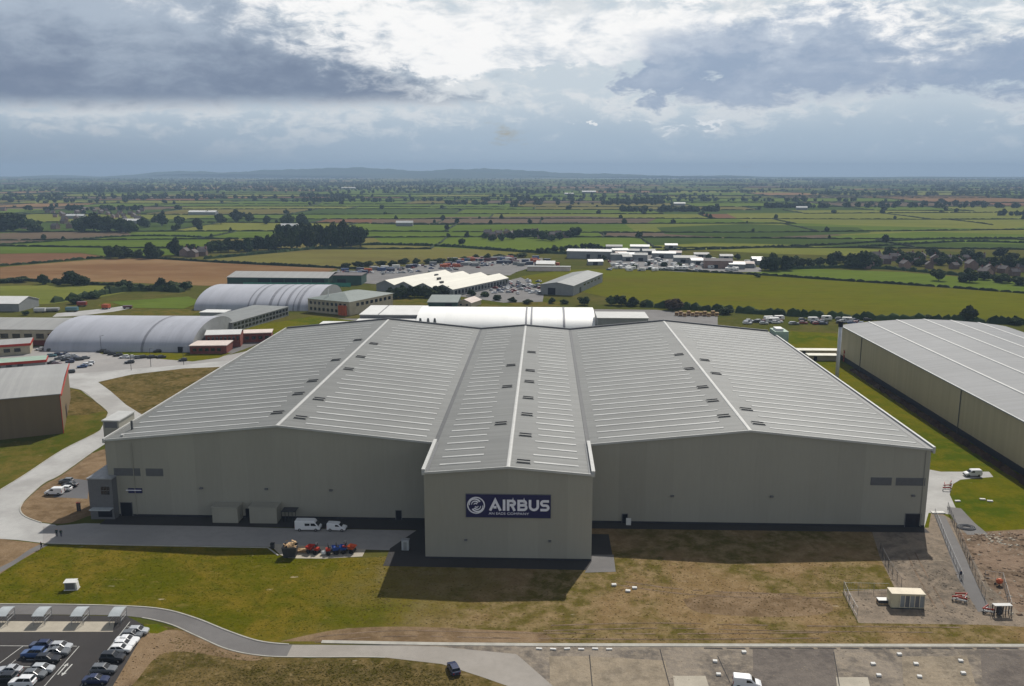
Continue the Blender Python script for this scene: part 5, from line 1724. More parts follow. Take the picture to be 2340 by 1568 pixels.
# things beside the front road: skip, timber, machines, bags
sk = thing('waste_skip', 'tall black skip heaped with offcut timber', 'skip', (*G(664, 1271), 0.05), 0.08)
sb_ = MB()
sb_.v += [(-1.2, -1.0, 0.1), (1.2, -1.0, 0.1), (1.2, 1.0, 0.1), (-1.2, 1.0, 0.1), (-1.5, -1.25, 2.2), (1.5, -1.25, 2.2), (1.5, 1.25, 2.2), (-1.5, 1.25, 2.2)]
sb_.f += [(3, 2, 1, 0), (0, 1, 5, 4), (1, 2, 6, 5), (2, 3, 7, 6), (3, 0, 4, 7)]
part('hopper', sb_, M['dark_steel'], sk)
part('rim_bar', MB().bar((-1.5, -1.25, 2.2), (1.5, -1.25, 2.2), .12, .12).bar((-1.5, 1.25, 2.2), (1.5, 1.25, 2.2), .12, .12).bar((-1.5, -1.25, 2.2), (-1.5, 1.25, 2.2), .12, .12).bar((1.5, -1.25, 2.2), (1.5, 1.25, 2.2), .12, .12), M['dark_steel'], sk)
random.seed(21)
for q in range(26):
    a = random.uniform(0, 6.28); L = random.uniform(0.7, 1.3)
    x, y, z = random.uniform(-0.9, 0.9), random.uniform(-0.8, 0.8), 2.1 + random.uniform(0, 1.2) * (1 - abs(random.uniform(-1, 1)) * 0.6)
    part('timber_offcut', MB().bar((x - L / 2 * math.cos(a), y - L / 2 * math.sin(a), z - 0.15), (x + L / 2 * math.cos(a), y + L / 2 * math.sin(a), z + random.uniform(-.1, .4)), random.uniform(.2, .5), .1), M['timber'], sk)
tp = thing('timber_pile', 'loose pile of pale planks right of the black skip', 'timber', (*G(692, 1262), 0.05), 0.1)
for q in range(16):
    a = random.uniform(-0.5, 0.5)
    x, y, z = random.uniform(-1, 1), random.uniform(-.8, .8), 0.05 + q * 0.05
    part('plank', MB().bar((x - 1.2 * math.cos(a), y - 1.2 * math.sin(a), z), (x + 1.2 * math.cos(a), y + 1.2 * math.sin(a), z + random.uniform(0, .3)), .28, .07), M['timber'], tp)


def dumper(label, loc, rz, c1, c2):
    t = thing('site_dumper', label, 'dumper', (*loc, 0.05), rz)
    part('chassis', MB().box(-1.3, 1.2, -.5, .5, .45, .85), M['dark_steel'], t)
    hop = MB()
    hop.v += [(.1, -.6, .85), (1.1, -.6, .85), (1.1, .6, .85), (.1, .6, .85), (-.1, -.85, 1.6), (1.5, -.85, 1.45), (1.5, .85, 1.45), (-.1, .85, 1.6)]
    hop.f += [(3, 2, 1, 0), (0, 1, 5, 4), (1, 2, 6, 5), (2, 3, 7, 6), (3, 0, 4, 7)]
    part('hopper', hop, c1, t)
    part('engine_cover', MB().box(-1.35, -.45, -.45, .45, .85, 1.35), c2, t)
    part('seat', MB().box(-.7, -.3, -.25, .25, 1.35, 1.5).box(-.78, -.68, -.25, .25, 1.35, 1.9), M['rubber'], t)
    for s in (-1, 1):
        part('roll_bar', MB().tube((-.85, s * .42, 1.3), (-.85, s * .42, 2.35), .05), M['dark_steel'], t)
        for x in (-.85, .8):
            part('wheel', MB().tube((x, s * .55, .45), (x, s * .85, .45), .45, n=14), M['rubber'], t)
    part('roll_bar', MB().tube((-.85, -.42, 2.35), (-.85, .42, 2.35), .05), M['dark_steel'], t)
    return t


dumper('red site dumper right of the timber pile', G(716, 1264), 2.8, M['red'], M['red'])
dumper('blue and red site dumper left of the orange one', G(760, 1266), 0.3, M['blue_paint'], M['red'])
dumper('blue site dumper between the red and orange machines', G(778, 1264), 0.1, M['blue_paint'], M['blue_paint'])
dumper('orange-brown site dumper at the right end of the pad', G(798, 1262), -0.3, M['orange'], M['red'])
bg_ = thing('bulk_bag', 'white bulk bag between the red and blue dumpers', 'bag', (*G(740, 1268), 0.05))
part('sack', loft([(x, [(w * math.cos(a), .45 + hz_ * math.sin(a)) for a in [i * math.pi / 4 for i in range(8)]]) for x, w, hz_ in ((-.5, .25, .25), (-.4, .45, .42), (.4, .45, .42), (.5, .25, .25))]), M['white'], bg_, smooth=True)
part('handle_loop', MB().tube((-.3, 0, .85), (0, 0, 1.1), .03).tube((0, 0, 1.1), (.3, 0, .85), .03), M['white'], bg_)
dr = thing('waste_bin', 'dark wheeled bin at the left corner of the skip pad', 'bin', (*G(623, 1254), 0.05))
part('bin_body', loft([(-.35, [(-.3, .1), (.3, .1), (.38, 1.1), (-.38, 1.1)]), (.35, [(-.3, .1), (.3, .1), (.38, 1.1), (-.38, 1.1)])]), M['dark_steel'], dr)
part('bin_lid', MB().box(-.42, .42, -.42, .42, 1.1, 1.2), M['rubber'], dr)
kb = thing('portable_toilet', 'blue-grey site toilet cabin by the projecting bay', 'cabin', (*G(927, 1256), 0.04))
part('cabin_wall', MB().box(-.75, .75, -.6, .6, 0.05, 2.1), M['polycarb'], kb)
part('cabin_roof', loft([(-.8, [(-.65, 2.1), (.65, 2.1), (.5, 2.35), (-.5, 2.35)]), (.8, [(-.65, 2.1), (.65, 2.1), (.5, 2.35), (-.5, 2.35)])]), M['steel'], kb)
part('door', MB().box(-.35, .35, -.66, -.604, .15, 1.9), M['grey_wall'], kb)

# white cabinet on the lawn
kx = thing('utility_cabinet', 'white utility cabinet with lean-to hood standing on the lawn', 'cabinet', (*G(163, 1346), 0.02), 0.12)
kx.scale = (0.8, 0.8, 0.8)
part('cabinet_body', MB().box(-1.2, 1.2, -.7, .7, .1, 1.9), M['grey_wall'], kx)
part('cabinet_roof', MB().slab_yz([(-.9, 1.9), (.9, 2.1), (.9, 2.2), (-.9, 2.0)], -1.4, 1.4), M['white'], kx)
part('side_hood', MB().slab_xz([(1.21, .2), (1.7, .2), (1.5, 1.8), (1.21, 1.9)], -.65, .65), M['white'], kx)
part('door', MB().box(-.9, .9, -.76, -.704, .25, 1.75), M['louvre'], kx)
part('base', MB().box(-1.4, 1.75, -.9, .9, 0, .1), M['block'], kx)

# right yard: cream container hut, crates, barriers, fences, small plant
cn_ = thing('container_hut', 'cream ribbed container hut standing in the right yard', 'container', (*G(2068, 1384), 0.02), -0.03)
part('shell', MB().box(-2.95, 2.95, -1.2, 1.2, .15, 2.75), M['container'], cn_)
part('roof_panel', MB().box(-3.0, 3.0, -1.25, 1.25, 2.75, 2.9), M['container_top'], cn_)
for q in range(5):
    part('door_panel', MB().box(-1.35 + q * 0.86, -.65 + q * 0.86, -1.26, -1.204, .35, 2.5), M['louvre'] if q % 2 else M['grey_wall'], cn_)
for q in range(6):
    part('rib', MB().box(-1.5 + q * 0.86, -1.38 + q * 0.86, -1.32, -1.205, .2, 2.7), M['container_top'], cn_)
part('skid', MB().box(-2.9, 2.9, -1.32, -1.1, 0, .15).box(-2.9, 2.9, 1.0, 1.2, 0, .15), M['dark_steel'], cn_)
pc = thing('pallet_load', 'low white-topped pallet load beside the cream container', 'pallet', (*G(2017, 1378), 0.02))
part('pallet_base', MB().box(-1, 1, -.6, .6, 0, .18), M['timber'], pc)
part('wrapped_load', MB().box(-.95, .95, -.55, .55, .18, .75), M['dark_steel'], pc)
part('sheet_cover', MB().box(-1.0, 1.0, -.6, .6, .75, .82), M['white'], pc)


def fence(label, pts, h, step, m_post, name='mesh_fence', rails=(0.25, 1.0), lean=0.0):
    p0 = pts[0]
    t = thing(name, label, 'fence', (*p0, 0.02))
    for (ax, ay), (bx, by) in zip(pts, pts[1:]):
        L = math.hypot(bx - ax, by - ay)
        n = max(1, int(L / step))
        for q in range(n + 1):
            x, y = ax + (bx - ax) * q / n - p0[0], ay + (by - ay) * q / n - p0[1]
            part('post', MB().tube((x, y, 0), (x + lean * random.uniform(-1, 1), y, h), 0.04, n=6), m_post, t)
        for rl in rails + ((h - 0.08) / h,) if False else list(rails):
            part('rail', MB().bar((ax - p0[0], ay - p0[1], h * rl), (bx - p0[0], by - p0[1], h * rl), .03, .04), m_post, t)
        wire = MB()
        m2 = int(L / 0.6)
        for q in range(m2):
            x, y = ax + (bx - ax) * q / m2 - p0[0], ay + (by - ay) * q / m2 - p0[1]
            wire.box(x - .012, x + .012, y - .012, y + .012, .1, h - .05)
        part('wire_mesh', wire, m_post, t)
    return t


fence('dark leaning mesh fence left of the muddy yard', GL([(2010, 1262), (2030, 1300), (2060, 1345)]), 2.0, 2.4, M['dark_steel'], lean=0.2)
fence('steel fence round the container compound, left side', GL([(1928, 1352), (1940, 1380), (1958, 1412)]), 2.0, 2.2, M['steel'], lean=0.15)
fence('steel fence along the back of the container compound', GL([(1928, 1352), (2030, 1354)]), 1.8, 2.6, M['steel'])
fence('dark mesh fence along the right edge of the yard track', GL([(2165, 1166), (2185, 1215), (2215, 1290), (2250, 1370)]), 2.0, 2.6, M['dark_steel'], lean=0.1)
fence('steel mesh fence on the left edge of the yard track', GL([(2136, 1176), (2165, 1250), (2200, 1330)]), 1.6, 3.0, M['steel'])
fence('thin fence beyond the spoil ground at right', GL([(2250, 1325), (2290, 1330), (2310, 1400), (2262, 1405)]), 1.9, 2.2, M['steel'])


def barrier(label, u, v, rz, group):
    t = thing('safety_barrier', label, 'barrier', (*G(u, v), 0.03), rz, group)
    part('top_board', MB().box(-1, 1, -.04, .04, .75, 1.0), M['red'], t)
    part('lower_board', MB().box(-1, 1, -.04, .04, .3, .5), M['white'], t)
    for x in (-.85, .85):
        part('leg', MB().box(x - .05, x + .05, -.3, .3, 0, .08).box(x - .04, x + .04, -.05, .05, .08, .75), M['rubber'], t)


BR = [(2186, 1372, 0.2, 'leftmost red and white barrier in the yard ring'), (2196, 1376, -0.5, 'front red and white barrier in the yard ring'), (2206, 1370, 0.9, 'right red and white barrier in the yard ring'), (2194, 1366, 0.0, 'rear red and white barrier in the yard ring'),
      (2252, 1396, 0.7, 'red barrier left of the steel bench frame'), (2258, 1402, -0.3, 'red barrier touching the steel bench frame'),
      (2158, 1112, 1.2, 'barrier on the side road nearest the factory'), (2166, 1116, 0.2, 'barrier on the side road at the manhole'), (2172, 1108, 1.0, 'barrier on the side road by the grass'), (2163, 1122, -0.1, 'barrier closest to the camera on the side road')]
for u, v, rz, lab in BR:
    barrier(lab, u, v, rz, 'red and white safety barriers')
bt = thing('steel_bench_frame', 'steel work frame with white top at the end of the yard track', 'frame', (*G(2288, 1405), 0.02), 0.05)
part('top_rail', MB().box(-1.6, 1.6, -.5, .5, 1.9, 2.0), M['trim'], bt)
for x in (-1.5, -.5, .5, 1.5):
    part('leg', MB().box(x - .06, x + .06, -.45, -.33, 0, 1.9), M['dark_steel'], bt)
    part('leg', MB().box(x - .06, x + .06, .33, .45, 0, 1.9), M['dark_steel'], bt)
part('cabinet', MB().box(-.8, -.1, -.4, .4, .2, 1.6), M['dark_steel'], bt)
mx = thing('cement_mixer', 'orange-brown cement mixer on the spoil ground', 'mixer', (*G(2283, 1338), 0.02), 0.3)
part('drum', loft([(x, [(r_ * math.cos(a), .9 + r_ * math.sin(a)) for a in [i * math.pi / 5 for i in range(10)]]) for x, r_ in ((-.6, .3), (-.3, .55), (.2, .55), (.6, .28))]), M['orange'], mx)
part('stand', MB().bar((-.5, -.4, 0), (0, -.4, .8), .08, .08).bar((.5, -.4, 0), (0, -.4, .8), .08, .08).bar((-.5, .4, 0), (0, .4, .8), .08, .08).bar((.5, .4, 0), (0, .4, .8), .08, .08), M['dark_steel'], mx)
for s in (-1, 1):
    part('wheel', MB().tube((-.5, s * .45, .2), (-.5, s * .55, .2), .2, n=10), M['rubber'], mx)
ld = thing('coiled_hose', 'dark coil of hose lying on the grey slab', 'hose', (*G(2208, 1206), 0.04))
cb = MB()
for ring_ in (1.9, 1.5, 1.1):
    for q in range(24):
        a0, a1 = q * math.pi / 12, (q + 1) * math.pi / 12
        cb.tube((ring_ * math.cos(a0), ring_ * .8 * math.sin(a0), .14), (ring_ * math.cos(a1), ring_ * .8 * math.sin(a1), .14), .13, n=6)
part('coil', cb, M['louvre'], ld)

# stones and blocks
def blockset(lst, name, label, group, w, d, h, mt):
    me = None
    for i, (u, v) in enumerate(lst):
        if me is None:
            b_ = MB()
            b_.prism([(-w / 2, -d / 2), (w / 2, -d / 2), (w / 2 * .96, d / 2), (-w / 2 * .96, d / 2)], 0, h)
            me = b_.mesh(name, mt)
        o = bpy.data.objects.new(name, me); link(o)
        o.location = (*G(u, v), 0.04); o.rotation_euler = (0, 0, random.uniform(-.15, .15))
        tag(o, label[i] if isinstance(label, list) else label, 'block', group)


BL = [(1634, 1513), (1642, 1543), (1995, 1519), (2008, 1545), (2093, 1519), (2101, 1548), (2195, 1512), (2201, 1540), (1700, 1492), (2055, 1497)]
blockset(BL, 'concrete_block', [f'white concrete block, {q} on the apron' for q in ('upper of the pair left of the apron van', 'lower of the pair left of the apron van', 'upper of the pair above the right pale slab', 'lower of the pair above the right pale slab', 'upper of the third pair from left', 'lower of the third pair from left', 'upper of the rightmost pair', 'lower of the rightmost pair', 'flat one close to the edge strip above the van', 'flat one close to the edge strip further right')], 'white blocks on the apron', 0.72, 0.55, 0.3, M['block'])
blockset([(1232 + q * 32, 1484 + (q % 2)) for q in range(6)], 'edge_marker', [f'small white edge marker, {q} of six in a row' for q in ('first', 'second', 'third', 'fourth', 'fifth', 'last')], 'white edge markers on the apron', 1.0, 0.35, 0.2, M['block'])
blockset([(1403, 1338), (1450, 1345), (1435, 1352)], 'pale_stone', ['pale stone on the dry lawn nearest the projecting bay', 'pale stone on the dry lawn, right one of three', 'pale stone on the dry lawn, lowest of three'], 'pale stones on the dry lawn', 0.9, 0.6, 0.3, M['block'])
blockset([(2188, 1146), (2245, 1142), (2262, 1146)], 'pale_stone', ['pale stone on the right-hand grass nearest the side road', 'pale stone on the right-hand grass, middle one', 'pale stone on the right-hand grass, farthest from the road'], 'pale stones on the right grass', 1.3, 0.6, 0.25, M['block'])
blockset([(1436, 1200)], 'white_notice_board', 'white board leaning before the small door of the right wing', None, 1.1, 0.25, 1.6, M['white'])
blockset([(2143, 1172)], 'white_slab', 'white slab at the right corner of the factory', None, 3.0, 1.2, 0.2, M['block'])
# low concrete bars on the apron's dark fringe
for i in range(14):
    u = 1630 + i * 52
    mb = MB()
    x, y = G(u, 1482)
    mb.prism([(x - 1.6, y - .15), (x + 1.6, y - .2), (x + 1.4, y + .18), (x - 1.5, y + .15)], 0.03, 0.06)
    struct('tar_stain', mb, M['asphalt_dark'])

# pallet stacks in the rear yard
for i in range(11):
    u = 1546 + i * 9.2
    t = thing('pallet_stack', f'{["first", "second", "third", "fourth", "fifth", "sixth", "seventh", "eighth", "ninth", "tenth", "last"][i]} timber pallet stack from the left in the rear yard', 'pallets', (*G(u, 721 + (i % 3)), 0.02), 0.1, 'pallet stacks in the rear yard')
    for q in range(3 + i % 2):
        part('pallet', MB().box(-.9, .9, -.6, .6, q * .7, q * .7 + .55), M['pallet_wood'] if (q + i) % 2 else M['timber'], t)

# odds and ends in the yard behind the hangars
CLUT = [(165, 712, 'teal_trailer', 'teal covered trailer behind the long beige shed', 'trailer', 6.5, 2.6, 2.6, PAINT['teal']),
        (505, 704, 'blue_tank_trailer', 'pale blue long trailer left of the ribbed hangar', 'trailer', 11, 2.6, 3.0, M['polycarb']),
        (592, 702, 'maroon_coach', 'maroon coach parked before the ribbed hangar', 'coach', 10, 2.6, 3.0, PAINT['maroon']),
        (545, 700, 'grey_lorry_box', 'grey lorry box between the blue trailer and maroon coach', 'lorry', 6, 2.5, 3.0, M['grey_wall']),
        (243, 706, 'orange_hut', 'small orange-brown hut on the grass behind the arched hangar', 'hut', 4, 3, 2.8, M['orange']),
        (292, 705, 'red_skip_box', 'dark red box skip on the grass behind the arched hangar', 'skip', 5, 2.4, 1.8, PAINT['maroon']),
        (188, 700, 'red_machine_body', 'dark red machine at the end of the farm track', 'machine', 5, 3, 2.8, PAINT['red']),
        (120, 712, 'grey_tarpaulin_stack', 'grey sheeted stack right of the white-roofed shed', 'stack', 7, 4, 2.2, M['grey_wall']),
        (92, 714, 'silver_trailer_box', 'silver box trailer right of the white-roofed shed', 'trailer', 6, 2.5, 2.6, M['pale_steel'])]
for u, v, nm, lab, ct, L, W_, h_, mt in CLUT:
    t = thing(nm, lab, ct, (*G(u, v), 0.03), random.uniform(-0.2, 0.25))
    part('bed', MB().box(-L / 2, L / 2, -W_ / 2, W_ / 2, .55, .8), M['dark_steel'], t)
    part('box_body', loft([(-L / 2, [(-W_ * .48, .8), (W_ * .48, .8), (W_ * .5, h_ * .8), (W_ * .36, h_), (-W_ * .36, h_), (-W_ * .5, h_ * .8)]), (L / 2, [(-W_ * .48, .8), (W_ * .48, .8), (W_ * .5, h_ * .8), (W_ * .36, h_), (-W_ * .36, h_), (-W_ * .5, h_ * .8)])]), mt, t)
    for x in (-L * .32, L * .32):
        for s_ in (-1, 1):
            part('wheel', MB().tube((x, s_ * W_ * .36, .42), (x, s_ * W_ * .48, .42), .42, n=12), M['rubber'], t)

# ------------------------------------------------------------------ people
def person(label, loc, rz, top, legs, hair=(0.02, 0.015, 0.01), stride=0.12, arm=0.1):
    V, E_, Rr = [], [], []

    def v(p, r):
        V.append(p); Rr.append(r); return len(V) - 1

    def e(a, b):
        E_.append((a, b))
    pel = v((0, 0, .95), .15); sp = v((0, 0, 1.18), .145); chst = v((0, 0, 1.36), .165); nk = v((0, 0, 1.50), .065); hd = v((.01, 0, 1.60), .095); hd2 = v((.01, 0, 1.70), .085)
    for a, b in ((pel, sp), (sp, chst), (chst, nk), (nk, hd), (hd, hd2)): e(a, b)
    nose = v((.105, 0, 1.625), .018); e(hd, nose)
    for s in (-1, 1):
        hip = v((0, s * .10, .90), .105); kn = v((s * stride * .6 + .03, s * .11, .50), .075); an_ = v((s * stride, s * .11, .09), .05); toe = v((s * stride + .15, s * .12, .04), .04)
        e(pel, hip); e(hip, kn); e(kn, an_); e(an_, toe)
        sh_ = v((0, s * .20, 1.40), .07); el_ = v((-.03 - s * arm * .3, s * .26, 1.12), .05); wr = v((.06 - s * arm, s * .25, .88), .034); pm = v((.08 - s * arm, s * .25, .80), .032)
        e(chst, sh_); e(sh_, el_); e(el_, wr); e(wr, pm)
        for f_, (dx_, dz_) in enumerate(((-.03, -.08), (-.01, -.10), (.01, -.095), (.03, -.075))):
            t1 = v((.08 - s * arm + dx_, s * .25, .79 + dz_ * .5), .009); t2 = v((.09 - s * arm + dx_, s * .245, .79 + dz_), .008)
            e(pm, t1); e(t1, t2)
        th_ = v((.13 - s * arm, s * .235, .79), .010); e(wr, th_)
    me = bpy.data.meshes.new('person')
    me.from_pydata(V, E_, [])
    o = bpy.data.objects.new('person', me)
    C.objects.link(o)
    md = o.modifiers.new('skin', 'SKIN')
    for i, sv in enumerate(me.skin_vertices[0].data):
        sv.radius = (Rr[i], Rr[i] * (0.75 if i in (sp, chst) else 1.0))
        sv.use_root = i == pel
    o.modifiers.new('sub', 'SUBSURF').levels = 1
    bpy.context.view_layer.update()
    dg = bpy.context.evaluated_depsgraph_get()
    m2 = bpy.data.meshes.new_from_object(o.evaluated_get(dg))
    bpy.data.objects.remove(o)
    m2.materials.clear()
    for c_ in (top, legs, M_SKIN, M_HAIR, M['rubber']):
        m2.materials.append(c_)
    for p in m2.polygons:
        c_ = p.center
        if c_.z > 1.70 or (c_.z > 1.60 and c_.x < -.02): p.material_index = 3
        elif c_.z > 1.49: p.material_index = 2
        elif abs(c_.y) > .19 and c_.z < .90: p.material_index = 2
        elif c_.z > .93 or abs(c_.y) > .19: p.material_index = 0
        elif c_.z < .10: p.material_index = 4
        else: p.material_index = 1
        p.use_smooth = True
    ob = bpy.data.objects.new('person', m2)
    link(ob)
    ob.location = (*loc, 0.04)
    ob.rotation_euler = (0, 0, rz)
    return tag(ob, label, 'person')


M_SKIN = mat('skin', (0.42, 0.25, 0.18), 0.6, 0.05, 1.0, fine=False)
M_HAIR = mat('dark_hair', (0.02, 0.014, 0.01), 0.7, 0.05, 1.0, fine=False)
J_G = mat('dark_green_jacket', (0.015, 0.035, 0.028), 0.8, 0.1, 1.0)
J_B = mat('black_clothes', (0.012, 0.012, 0.014), 0.8, 0.1, 1.0)
J_N = mat('navy_clothes', (0.015, 0.02, 0.05), 0.8, 0.1, 1.0)
person('person in dark green jacket standing on the front road, left of two', G(130, 1226), -1.2, J_G, J_B)
person('person in dark jacket standing on the front road, right of two', G(140, 1227), 1.9, J_G, J_N)
person('person in black walking on the footpath below the front road', G(95, 1255), -2.2, J_B, J_B, stride=0.22)
person('person in dark clothes walking down the yard track', G(2195, 1322), -1.3, J_N, J_B, stride=0.22)
for u, v, lab in ((345, 838, 'street lamp beside the concrete road above the roundabout lawn'), (232, 806, 'street lamp in front of the silver arched hangar'), (420, 834, 'street lamp near the red brick block'), (300, 846, 'street lamp on the concrete road junction')):
    t = thing('street_lamp', lab, 'lamp', (*G(u, v), 0.02))
    part('pole', MB().tube((0, 0, 0), (0, 0, 7.5), 0.11, 0.07), M['dark_steel'], t)
    part('arm', MB().tube((0, 0, 7.4), (1.3, 0, 7.7), 0.05), M['dark_steel'], t)
    part('lantern', MB().box(0.9, 1.7, -.16, .16, 7.62, 7.8), M['steel'], t)
# dark twin posts by the stair block
for u, lab in ((178, 'left of two dark marker posts by the stair block'), (183, 'right of two dark marker posts by the stair block')):
    t = thing('marker_post', lab, 'post', (*G(u, 1168), 0.03))
    part('shaft', MB().box(-.16, .16, -.16, .16, 0, 2.0), M['dark_steel'], t)
    part('cap', MB().box(-.2, .2, -.2, .2, 2.0, 2.12), M['red'], t)

# ------------------------------------------------------------------ trees
random.seed(5)


def crown_mesh(name, n, m_, seed, squash=1.0, leaf_s=0.13):
    """unit crown (radius about 1, centre at 1): leaf clumps spread through several lobes, uneven outline with gaps"""
    r_ = random.Random(seed)
    lobes = [(0, 0, 0.95, 0.66)]
    for q in range(r_.randint(6, 9)):
        a = r_.uniform(0, 6.28)
        d = r_.uniform(0.35, 0.66)
        lobes.append((d * math.cos(a), d * math.sin(a), r_.uniform(0.50, 1.35), r_.uniform(0.28, 0.46)))
    lobes.append((r_.uniform(-.2, .2), r_.uniform(-.2, .2), 1.5, 0.34))
    mb = MB()
    wts = [l[3] ** 2 for l in lobes]
    for q in range(n):
        lx, ly, lz, lr = r_.choices(lobes, wts)[0]
        d = Vector((r_.gauss(0, 1), r_.gauss(0, 1), r_.gauss(0, 1))).normalized()
        rad = lr * (r_.random() ** 0.28)
        c = Vector((lx, ly, lz * squash)) + Vector((d.x, d.y, d.z * squash)) * rad
        nrm = (d + Vector((r_.gauss(0, .5), r_.gauss(0, .5), r_.gauss(0, .5) + .25))).normalized()
        a = nrm.orthogonal().normalized()
        b = nrm.cross(a)
        t = r_.uniform(0, 6.28)
        a, b = a * math.cos(t) + b * math.sin(t), b * math.cos(t) - a * math.sin(t)
        s = leaf_s * r_.uniform(0.7, 1.5)
        i = len(mb.v)
        mb.v += [tuple(c + a * s), tuple(c + b * s * .8 + nrm * s * .25), tuple(c - a * s * .9), tuple(c - b * s * .8 + nrm * s * .2)]
        mb.f += [(i, i + 1, i + 2, i + 3)]
    return mb.mesh(name, m_)


def trunk_mesh(name, seed):
    r_ = random.Random(seed)
    mb = MB()
    mb.tube((0, 0, -0.02), (.02, 0, .5), .075, .055, 7).tube((.02, 0, .5), (0, .03, 1.1), .055, .03, 7)
    for q in range(5):
        a = q * 1.3 + r_.random()
        mb.tube((.02, 0, .42 + q * .08), (.5 * math.cos(a), .5 * math.sin(a), .8 + q * .1), .03, .012, 5)
    return mb.mesh(name, M['bark'])


CROWNS = [crown_mesh(f'crown_{i}', 900, M['leaf'] if i % 3 else M['leaf2'], 40 + i, 0.92 + 0.05 * (i % 3)) for i in range(7)]
CROWN_RED = crown_mesh('crown_red', 900, M['leaf_red'], 77)
CROWNS_FAR = [crown_mesh(f'crown_far_{i}', 260, M['leaf'] if i % 2 else M['leaf2'], 140 + i, 0.95, 0.22) for i in range(5)]
TRUNKS = [trunk_mesh(f'trunk_{i}', 60 + i) for i in range(3)]


def tree_xy(x, y, h, w, label, group=None, crowns=CROWNS, name='tree', red=False, hide_trunk=0.0):
    t = thing(name, label, 'tree', (x, y, 0), random.uniform(0, 6.28), group)
    low = 0.16 if hide_trunk == 0 else 0.02
    cm = CROWN_RED if red else random.choice(crowns)
    c = bpy.data.objects.new('crown', cm)
    link(c, t)
    sz = h * (1 - low) / 1.85
    c.scale = (w / 1.9, w / 1.9, sz)
    c.location = (0, 0, h * low - 0.12 * sz)
    k_ = bpy.data.objects.new('trunk', random.choice(TRUNKS))
    link(k_, t)
    k_.scale = (h * .5, h * .5, h * .55)
    return t


def tree(u, v, hp, wp, label, group=None, **kw):
    x, y = G(u, v)
    s = math.hypot(x - CAM_X, y) / 2006.0 * 1.02
    tree_xy(x, y, hp * s, wp * s, label, group, **kw)


NEAR = [
    (98, 650, 22, 24, 'narrow dark tree left of the big round tree by the stubble field'), (130, 651, 16, 24, 'low bushy tree between two larger ones by the stubble field'),
    (165, 652, 33, 50, 'big round dark tree at the near edge of the stubble field'), (190, 652, 24, 28, 'rounded tree touching the big round tree on its right'),
    (20, 645, 10, 40, 'low thicket at the left edge under the stubble field'), (52, 645, 14, 34, 'bushy thicket left of the narrow dark tree'),
    (248, 663, 12, 22, 'small dark bush tree below the stubble field, leftmost of the belt'), (285, 660, 20, 34, 'bushy tree in the belt, above the paddock'), (308, 664, 16, 30, 'low dark tree in the middle of the belt'),
    (345, 664, 14, 34, 'low spreading tree right of the belt middle'), (368, 662, 28, 34, 'tall dark tree behind the small paddock'), (395, 664, 24, 40, 'broad dark tree left of the ribbed hangar'), (425, 662, 20, 30, 'dark tree touching the ribbed hangar end'),
    (215, 682, 16, 36, 'dark bush at the upper edge of the long beige shed'), (178, 694, 16, 34, 'dark bush left of the teal trailer'), (60, 720, 10, 16, 'small dark bush right of the white-roofed shed'),
]
for u, v, h, w, lab in NEAR:
    tree(u, v, h, w, lab, 'trees between the hangars and the stubble field', hide_trunk=1)
BELT1 = [(252, 590, 30, 26), (272, 591, 32, 34), (290, 590, 26, 28), (318, 590, 22, 24), (345, 591, 38, 40), (362, 590, 24, 24), (400, 584, 40, 34), (415, 582, 22, 22), (440, 582, 26, 26), (455, 580, 20, 20)]
ORD = ['first', 'second', 'third', 'fourth', 'fifth', 'sixth', 'seventh', 'eighth', 'ninth', 'tenth', 'eleventh', 'twelfth', 'thirteenth', 'fourteenth', 'fifteenth', 'sixteenth', 'seventeenth', 'eighteenth', 'nineteenth', 'twentieth']


def ordinal(n):
    if n < 20: return ORD[n]
    if n >= 99: return 'hundredth' if n == 99 else 'hundred-and-' + ordinal(n - 100)
    tens = {2: 'twenty', 3: 'thirty', 4: 'forty', 5: 'fifty', 6: 'sixty', 7: 'seventy', 8: 'eighty', 9: 'ninety'}
    a, b = divmod(n + 1, 10)
    return {20: 'twentieth', 30: 'thirtieth', 40: 'fortieth', 50: 'fiftieth', 60: 'sixtieth', 70: 'seventieth', 80: 'eightieth', 90: 'ninetieth'}[n + 1] if b == 0 else f'{tens[a]}-{ORD[b - 1]}'


for i, (u, v, h, w) in enumerate(BELT1):
    tree(u, v, h, w, f'{ORD[i]} tree from the left in the clump above the stubble field', 'clump above the stubble field', hide_trunk=1)
for i in range(20):
    u = 488 + i * 17.5 + random.uniform(-4, 4)
    hh = 30 + 22 * max(0, min(1, (u - 560) / 120)) * random.uniform(0.75, 1.05)
    tree(u, 577 - i * 0.75 + random.uniform(-1, 1), hh, random.uniform(26, 40), f'{ordinal(i)} tree from the left in the dense wood behind the olive field', 'dense wood behind the olive field', hide_trunk=1)
for i in range(8):
    tree(640 + i * 24, 552 + random.uniform(-3, 3), random.uniform(38, 48), random.uniform(30, 42), f'{ORD[i]} tall tree from the left at the back of the dense wood', 'dense wood behind the olive field', hide_trunk=1)
for i in range(11):
    tree(895 + i * 13, 681 - i * 0.3 + random.uniform(-1.5, 1.5), random.uniform(22, 30), random.uniform(26, 36), f'{ORD[i]} tree from the left in the dark row before the cream factory', 'dark row before the cream factory', hide_trunk=1)
for i, (u, v, h, w) in enumerate([(1052, 672, 20, 24), (1078, 676, 16, 24), (1108, 678, 14, 22), (1135, 686, 14, 24), (1170, 690, 12, 22), (1205, 694, 12, 26), (1262, 693, 14, 20), (1290, 694, 12, 22)]):
    tree(u, v, h, w, f'{ORD[i]} bushy tree from the left between cream factory and grey shed', 'bushes behind the white hangar', hide_trunk=1)
